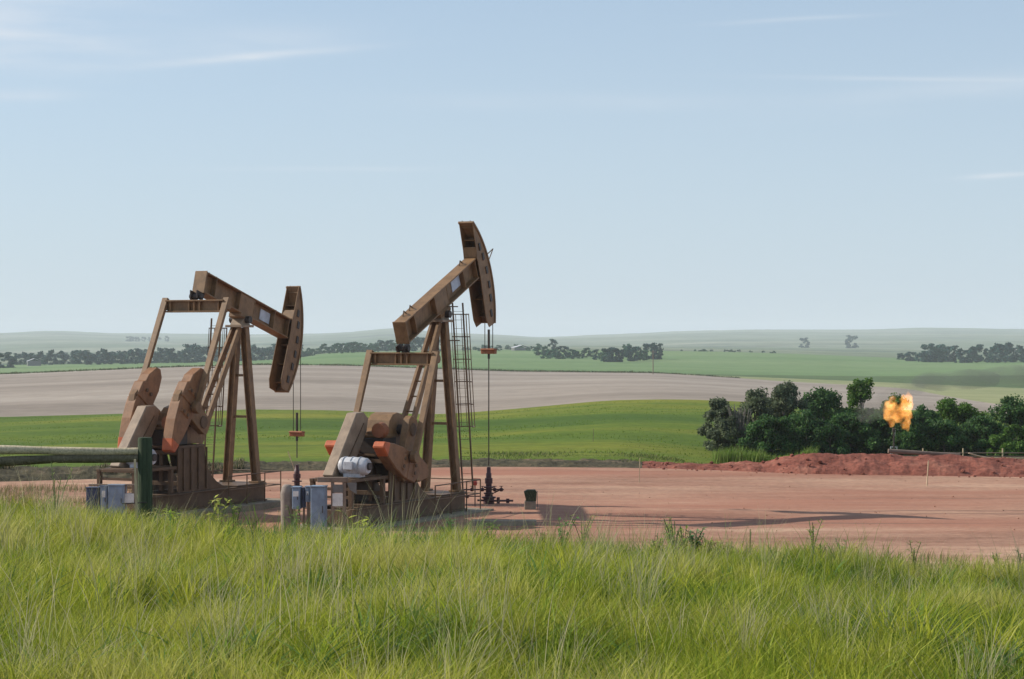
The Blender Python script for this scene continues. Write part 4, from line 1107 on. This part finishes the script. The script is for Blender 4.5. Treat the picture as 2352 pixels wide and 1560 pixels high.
belt(1235, 1400, 12, 1250, 14, 26, [3, 4, 5, 0], 'one of the far trees right of the pumpjacks, left part of the clump', 'far trees in the middle clump')
belt(1390, 1512, 11, 1200, 26, 36, [3, 0, 1], 'one of the taller far trees beside the lone utility pole', 'taller far trees beside the pole')
belt(2060, 2140, 6, 1450, 14, 26, [0, 2], 'one of the lower dark trees left of the far right belt', 'lower trees of the far right belt')
belt(2130, 2440, 24, 1450, 28, 40, [0, 1], 'one of the dark blue trees in the far right belt', 'far belt trees at the right')
far_tree(1270, 1500, 28, [0], 'single round far tree standing above the low bushes', None)
far_tree(12, 1300, 34, [0], 'large dark round tree cut by the left edge of the photo', None, wide=1.2)
far_tree(1848, 3300, 22, [0], 'pale hazy tree at the foot of the hills left of the taller hazy one', None, wide=1.2)
far_tree(1955, 3300, 28, [0], 'taller pale hazy tree at the foot of the hills', None)
belt(285, 385, 8, 5200, 8, 12, [0, 2], 'one of the tiny trees high on the left hillside', 'tiny trees on the left hillside', 40, 1.4)
belt(1560, 1780, 10, 1620, 4, 7, [2, 5], 'one of the tiny dark bushes on the crest of the far green field', 'bushes on the far field crest', 20, 1.6)

# farm sheds far off
def shed(px, Y, w, d, h, label):
    x = at(px, Y); r = empty('farm_shed', (x, Y, gz(x, Y)), 0.3); tag(r, label, 'shed', None)
    m = MB(); m.box(-w / 2, w / 2, -d / 2, d / 2, -0.5, h); m.build('wall', M['steel'], r)
    m = MB(); m.prism([(-w / 2 - .3, h), (0, h + d * 0.22), (w / 2 + .3, h), (w / 2 + .3, h + .12), (0, h + d * .22 + .14), (-w / 2 - .3, h + .12)], -d / 2 - .3, d / 2 + .3)
    m.build('roof', M['white'], r)
shed(78, 1470, 9, 8, 3.0, 'far pale roofed shed among the dark trees at the left edge')
shed(1196, 1560, 12, 8, 2.0, 'far pale roofed shed right of the raised pumpjack carrier bar')

# ------------------------------------------------------------------ weeds in the foreground
def weed(px, Y, h, label, seed, leafc, nst=5, nl=14, lw=0.035, ll=0.13, name='weed', spread=0.35):
    g = np.random.default_rng(seed); x = at(px, Y)
    r = empty(name, (x, Y, gz(x, Y))); tag(r, label, 'plant', 'weeds standing in the roadside grass')
    st = MB(); V = []; Cc = []
    for i in range(nst):
        a = g.uniform(0, 2 * PI); hh_ = h * g.uniform(0.65, 1.0); sp = spread * hh_ * g.uniform(0.1, 1)
        pts = [Vector((sp * math.cos(a) * t * t, sp * math.sin(a) * t * t, hh_ * t)) for t in np.linspace(0, 1, 5)]
        st.tube([(q.x, -q.y, q.z) for q in pts], 0.004, 5)
        for j in range(nl):
            t = g.uniform(0.2, 1.0); k_ = min(3, int(t * 4)); c = pts[k_].lerp(pts[k_ + 1], t * 4 - k_)
            b = g.uniform(0, 2 * PI); el = g.uniform(-0.2, 0.9); d_ = Vector((math.cos(b) * math.cos(el), math.sin(b) * math.cos(el), math.sin(el)))
            s_ = d_.cross(Vector((0, 0, 1))).normalized(); L = ll * g.uniform(0.6, 1.2) * (1.2 - 0.5 * t); w_ = lw * g.uniform(0.7, 1.2)
            V += [c, c + d_ * L * 0.45 + s_ * w_ * 0.5, c + d_ * L - Vector((0, 0, 0.15 * L)), c + d_ * L * 0.45 - s_ * w_ * 0.5]
            cc = np.minimum(np.array(leafc) * g.uniform(1.1, 1.8), 0.6); Cc += [cc] * 4
    st.build('stem', M['weedstem'], r)
    V = np.array([tuple(v) for v in V]); mesh_np('leaves', V, [np.arange(len(V)).reshape(-1, 4)], M['blade'], r, np.array(Cc))
    return r
M['weedstem'] = paint('weed_stem', (0.12, 0.17, 0.05), (0.1, 0.1, 0.05), 0.7)
def hz(px, py, Y): return (780 - py) / F * Y - gz(at(px, Y), Y)
weed(128, 21.0, hz(128, 1058, 21.0), 'tall thin branching weed in front of the timber rail', 1, (0.16, 0.20, 0.06), 4, 12, 0.014, 0.11, spread=0.25)
weed(1292, 24.0, hz(1292, 1182, 24.0), 'leafy green weed just right of the concrete beam', 2, (0.10, 0.19, 0.05), 5, 18, 0.03, 0.09)
weed(1540, 23.0, hz(1540, 1178, 23.0), 'tall pale feathery weed left of the dense green bushy weed', 3, (0.22, 0.25, 0.08), 8, 14, 0.010, 0.10, spread=0.2)
weed(1592, 22.5, hz(1592, 1210, 22.5), 'dense green bushy weed at the top of the grass', 4, (0.13, 0.22, 0.10), 12, 26, 0.025, 0.09)
weed(502, 22.0, hz(502, 1140, 22.0), 'yellow green broad leaved weed below the lowered pumpjack', 5, (0.30, 0.31, 0.07), 4, 12, 0.035, 0.13)
weed(398, 21.5, hz(398, 1150, 21.5), 'bright yellow green weed right of the green fence post', 6, (0.28, 0.36, 0.06), 3, 10, 0.03, 0.11)
weed(835, 22.5, hz(835, 1160, 22.5), 'arching broad leaved weed in front of the pumpjack skid', 7, (0.30, 0.33, 0.06), 4, 10, 0.05, 0.17, spread=0.8)
weed(1035, 22.5, hz(1035, 1185, 22.5), 'dark green leafy weed at the foot of the raised pumpjack', 8, (0.08, 0.15, 0.06), 9, 18, 0.02, 0.11)
weed(2345, 21.5, hz(2345, 1250, 21.5), 'dry stalky weed at the right edge of the grass', 9, (0.26, 0.22, 0.12), 5, 10, 0.015, 0.09)
weed(1885, 22.0, hz(1885, 1240, 22.0), 'sparse dry weed against the clay in the right half', 10, (0.28, 0.24, 0.13), 5, 12, 0.012, 0.09)
weed(1722, 22.2, hz(1722, 1205, 22.2), 'pair of brown dock stalks right of the dense bushy weed', 11, (0.25, 0.17, 0.10), 2, 22, 0.012, 0.05, spread=0.1)

for i, px in enumerate((1512, 1548, 1570, 1625, 1650)):
    weed(px, 22.3 + 0.15 * i, hz(px, (1222, 1190, 1205, 1226, 1240)[i], 22.3), 'one of the feathery yellow green weeds crowding round the dense green bushy weed', 200 + i, (0.24, 0.29, 0.07), 9, 16, 0.013, 0.10, spread=0.3)
for i in range(16):
    px = 60 + i * 147 + random.uniform(-50, 50); Yw = random.uniform(20.5, 23.5)
    weed(px, Yw, random.uniform(0.3, 0.52), 'one of the short ragged weeds poking out along the top edge of the grass', 100 + i, ((0.22, 0.27, 0.06), (0.14, 0.22, 0.05), (0.28, 0.26, 0.11))[i % 3], 5, 14, 0.014, 0.10, spread=0.4)
# gravel on the pad
gm = MB()
for i in range(800):
    Yg = random.uniform(56, 96); xg = at(random.uniform(560, 2450), Yg); rg = 0.010 + 0.030 * random.random() ** 5
    lump(gm, (xg, Yg, gz(xg, Yg) + rg * 0.3), rg)
tag(gm.build('gravel', G['pad']), 'small stones and crumbs of clay strewn over the pad', 'gravel', kind='stuff')
# small pink dry flowers low in the grass
for px, py, Y, lab in ((160, 1483, 11.6, 'pink dry flower low in the grass at the left'), (222, 1522, 11.3, 'pink dry flower at the bottom edge, lower of the two at the left'), (340, 1458, 11.8, 'pale dry flower stalk right of the pink flowers')):
    x = at(px, Y); z = (780 - py) / F * Y
    r = empty('dry_flower', (x, Y, gz(x, Y))); tag(r, lab, 'flower', 'dry pink flowers in the grass')
    h_ = z - gz(x, Y)
    m = MB(); m.cyl((0, 0, 0), (0.01, 0, h_), 0.004, n=5); m.build('stem', M['weedstem'], r)
    m = MB()
    for i in range(9):
        a = i * 0.72; e = Vector((math.cos(a), math.sin(a) * 0.6, 0.3 + 0.5 * math.sin(i * 2.1))) * 0.05
        s_ = Vector((-math.sin(a), math.cos(a), 0.2)) * 0.02; c = Vector((0.01, 0, h_))
        m.add([c, c + e * 0.6 + s_, c + e, c + e * 0.6 - s_], [(0, 1, 2, 3)])
    m.build('petals', M['petal'] if 'petal' in M else M.setdefault('petal', paint('dry_pink_petal', (0.55, 0.38, 0.32), (0.5, 0.35, 0.3), 0.8)), r)

# ------------------------------------------------------------------ haze
HAZE = 0.000115
m = MB(); m.box(-5200, 5200, -30, 9300, -110, 75)
hzo = m.build('haze', (lambda t: t.m)(NT('air_haze')), None, flip=False)
t_ = hzo.data.materials[0].node_tree; t_.nodes.remove(t_.nodes['Principled BSDF'])
vp = t_.nodes.new('ShaderNodeVolumePrincipled'); vp.inputs['Color'].default_value = (0.86, 0.93, 1.0, 1); vp.inputs['Density'].default_value = HAZE; vp.inputs['Anisotropy'].default_value = 0.0
t_.links.new(vp.outputs[0], t_.nodes['Material Output'].inputs['Volume'])
tag(hzo, 'thin pale blue air over the whole plain', 'haze', kind='stuff')

# ------------------------------------------------------------------ light, sky, camera
SUN_EL = math.radians(31.0)
AZ = math.radians(73.0)                      # from straight ahead towards the left
sd = Vector((-math.sin(AZ) * math.cos(SUN_EL), math.cos(AZ) * math.cos(SUN_EL), math.sin(SUN_EL)))
L = bpy.data.lights.new('sun', 'SUN'); L.energy = 5.0; L.angle = math.radians(0.53); L.color = (1.0, 0.93, 0.82)
lo = bpy.data.objects.new('sun', L); col.objects.link(lo); lo.rotation_euler = (-sd).to_track_quat('-Z', 'Y').to_euler()
w = bpy.data.worlds.new('World'); scene.world = w; w.use_nodes = True
nt = w.node_tree; bg = nt.nodes['Background']
sky = nt.nodes.new('ShaderNodeTexSky'); sky.sky_type = 'NISHITA'; sky.sun_disc = False
sky.sun_elevation = SUN_EL; sky.sun_rotation = -AZ
sky.altitude = 600; sky.air_density = 1.0; sky.dust_density = 0.3; sky.ozone_density = 2.5
tc = nt.nodes.new('ShaderNodeTexCoord'); mp = nt.nodes.new('ShaderNodeMapping'); mp.inputs['Scale'].default_value = (1.6, 1.6, 9.0); mp.inputs['Rotation'].default_value = (0, math.radians(4), 0)
nt.links.new(tc.outputs['Generated'], mp.inputs['Vector'])
nz = nt.nodes.new('ShaderNodeTexNoise'); nz.inputs['Scale'].default_value = 2.2; nz.inputs['Detail'].default_value = 5; nz.inputs['Roughness'].default_value = 0.5
nt.links.new(mp.outputs['Vector'], nz.inputs['Vector'])
cr = nt.nodes.new('ShaderNodeMapRange'); cr.inputs['From Min'].default_value = 0.42; cr.inputs['From Max'].default_value = 0.72; cr.inputs['To Max'].default_value = 0.8
nt.links.new(nz.outputs['Fac'], cr.inputs['Value'])
mp2 = nt.nodes.new('ShaderNodeMapping'); mp2.inputs['Scale'].default_value = (2.2, 2.2, 34.0); mp2.inputs['Rotation'].default_value = (0, math.radians(-3.0), 0)
nt.links.new(tc.outputs['Generated'], mp2.inputs['Vector'])
nz2 = nt.nodes.new('ShaderNodeTexNoise'); nz2.inputs['Scale'].default_value = 2.0; nz2.inputs['Detail'].default_value = 4; nz2.inputs['Distortion'].default_value = 0.3
nt.links.new(mp2.outputs['Vector'], nz2.inputs['Vector'])
cr2 = nt.nodes.new('ShaderNodeMapRange'); cr2.inputs['From Min'].default_value = 0.60; cr2.inputs['From Max'].default_value = 0.80; cr2.inputs['To Max'].default_value = 0.85
nt.links.new(nz2.outputs['Fac'], cr2.inputs['Value'])
sp = nt.nodes.new('ShaderNodeSeparateXYZ'); nt.links.new(tc.outputs['Generated'], sp.inputs[0])
hv = nt.nodes.new('ShaderNodeMapRange'); hv.interpolation_type = 'SMOOTHSTEP'      # the air thickens towards the horizon
hv.inputs['From Min'].default_value = -0.02; hv.inputs['From Max'].default_value = 0.22; hv.inputs['To Min'].default_value = 0.85; hv.inputs['To Max'].default_value = 0.45
nt.links.new(sp.outputs['Z'], hv.inputs['Value'])
ad = nt.nodes.new('ShaderNodeMath'); ad.operation = 'MAXIMUM'; nt.links.new(hv.outputs['Result'], ad.inputs[0]); nt.links.new(cr.outputs['Result'], ad.inputs[1])
mx = nt.nodes.new('ShaderNodeMix'); mx.data_type = 'RGBA'
ad2 = nt.nodes.new('ShaderNodeMath'); ad2.operation = 'MAXIMUM'; nt.links.new(ad.outputs[0], ad2.inputs[0]); nt.links.new(cr2.outputs['Result'], ad2.inputs[1])
nt.links.new(ad2.outputs[0], mx.inputs['Factor']); nt.links.new(sky.outputs['Color'], mx.inputs[6]); mx.inputs[7].default_value = (4.55, 5.5, 6.55, 1)
def mth(op, a, b=None):
    n_ = nt.nodes.new('ShaderNodeMath'); n_.operation = op
    for i_, q_ in enumerate((a, b)):
        if q_ is None: continue
        if isinstance(q_, (int, float)): n_.inputs[i_].default_value = q_
        else: nt.links.new(q_, n_.inputs[i_])
    return n_.outputs[0]
az_ = mth('DIVIDE', sp.outputs['X'], mth('MAXIMUM', sp.outputs['Y'], 0.05)); el_ = mth('DIVIDE', sp.outputs['Z'], mth('MAXIMUM', sp.outputs['Y'], 0.05))
mp3 = nt.nodes.new('ShaderNodeMapping'); mp3.inputs['Scale'].default_value = (9, 9, 60); nt.links.new(tc.outputs['Generated'], mp3.inputs['Vector'])
nz3 = nt.nodes.new('ShaderNodeTexNoise'); nz3.inputs['Scale'].default_value = 1.5; nz3.inputs['Detail'].default_value = 5; nt.links.new(mp3.outputs['Vector'], nz3.inputs['Vector'])
wob = mth('SUBTRACT', nz3.outputs['Fac'], 0.5)
cirrus = None                                  # thin wisps of cirrus: azimuth, elevation, slope, length, thickness, strength
for a0, e0, sl, ln, wd_, st in ((-0.124, 0.1325, 0.085, 0.042, 0.0019, 0.8), (-0.235, 0.150, 0.1, 0.06, 0.022, 0.75), (-0.13, 0.140, 0.05, 0.05, 0.008, 0.35), (-0.232, 0.1145, 0.0, 0.025, 0.003, 0.5),
                            (0.178, 0.1225, -0.01, 0.07, 0.0011, 0.32), (0.205, 0.117, 0.12, 0.07, 0.006, 0.35), (0.13, 0.150, 0.06, 0.03, 0.0012, 0.45), (0.228, 0.077, 0.06, 0.016, 0.0012, 0.8), (0.03, 0.112, 0.0, 0.09, 0.004, 0.2), (-0.08, 0.08, 0.0, 0.06, 0.0012, 0.3)):
    da = mth('SUBTRACT', az_, a0)
    de = mth('ADD', mth('SUBTRACT', mth('SUBTRACT', el_, e0), mth('MULTIPLY', da, sl)), mth('MULTIPLY', wob, wd_ * 1.6))
    g_ = mth('EXPONENT', mth('MULTIPLY', mth('ADD', mth('POWER', mth('ABSOLUTE', mth('DIVIDE', da, ln)), 2.0), mth('POWER', mth('ABSOLUTE', mth('DIVIDE', de, wd_)), 2.0)), -1.0))
    g_ = mth('MULTIPLY', g_, mth('MULTIPLY', mth('MULTIPLY', mth('POWER', nz3.outputs['Fac'], 1.8), 2.0), st))
    cirrus = g_ if cirrus is None else mth('ADD', cirrus, g_)
mx2 = nt.nodes.new('ShaderNodeMix'); mx2.data_type = 'RGBA'; nt.links.new(mth('MINIMUM', cirrus, 0.9), mx2.inputs['Factor']); nt.links.new(mx.outputs[2], mx2.inputs[6]); mx2.inputs[7].default_value = (6.3, 6.7, 7.2, 1)
nt.links.new(mx2.outputs[2], bg.inputs['Color']); bg.inputs['Strength'].default_value = 0.1

cam = bpy.data.cameras.new('camera'); co = bpy.data.objects.new('camera', cam); col.objects.link(co)
co.location = (0, 0, EYE); co.rotation_euler = (PI / 2, 0, 0)
cam.sensor_width = 36.0; cam.lens = 75.0; cam.clip_start = 0.5; cam.clip_end = 20000
scene.camera = co
scene.view_settings.view_transform = 'Standard'; scene.view_settings.look = 'None'; scene.view_settings.gamma = 1.0
scene.view_settings.exposure = 0.27; scene.view_settings.use_curve_mapping = False
scene.cycles.use_denoising = True
scene.cycles.max_bounces = 6; scene.cycles.diffuse_bounces = 3; scene.cycles.transmission_bounces = 4; scene.cycles.volume_bounces = 2; scene.cycles.transparent_max_bounces = 8
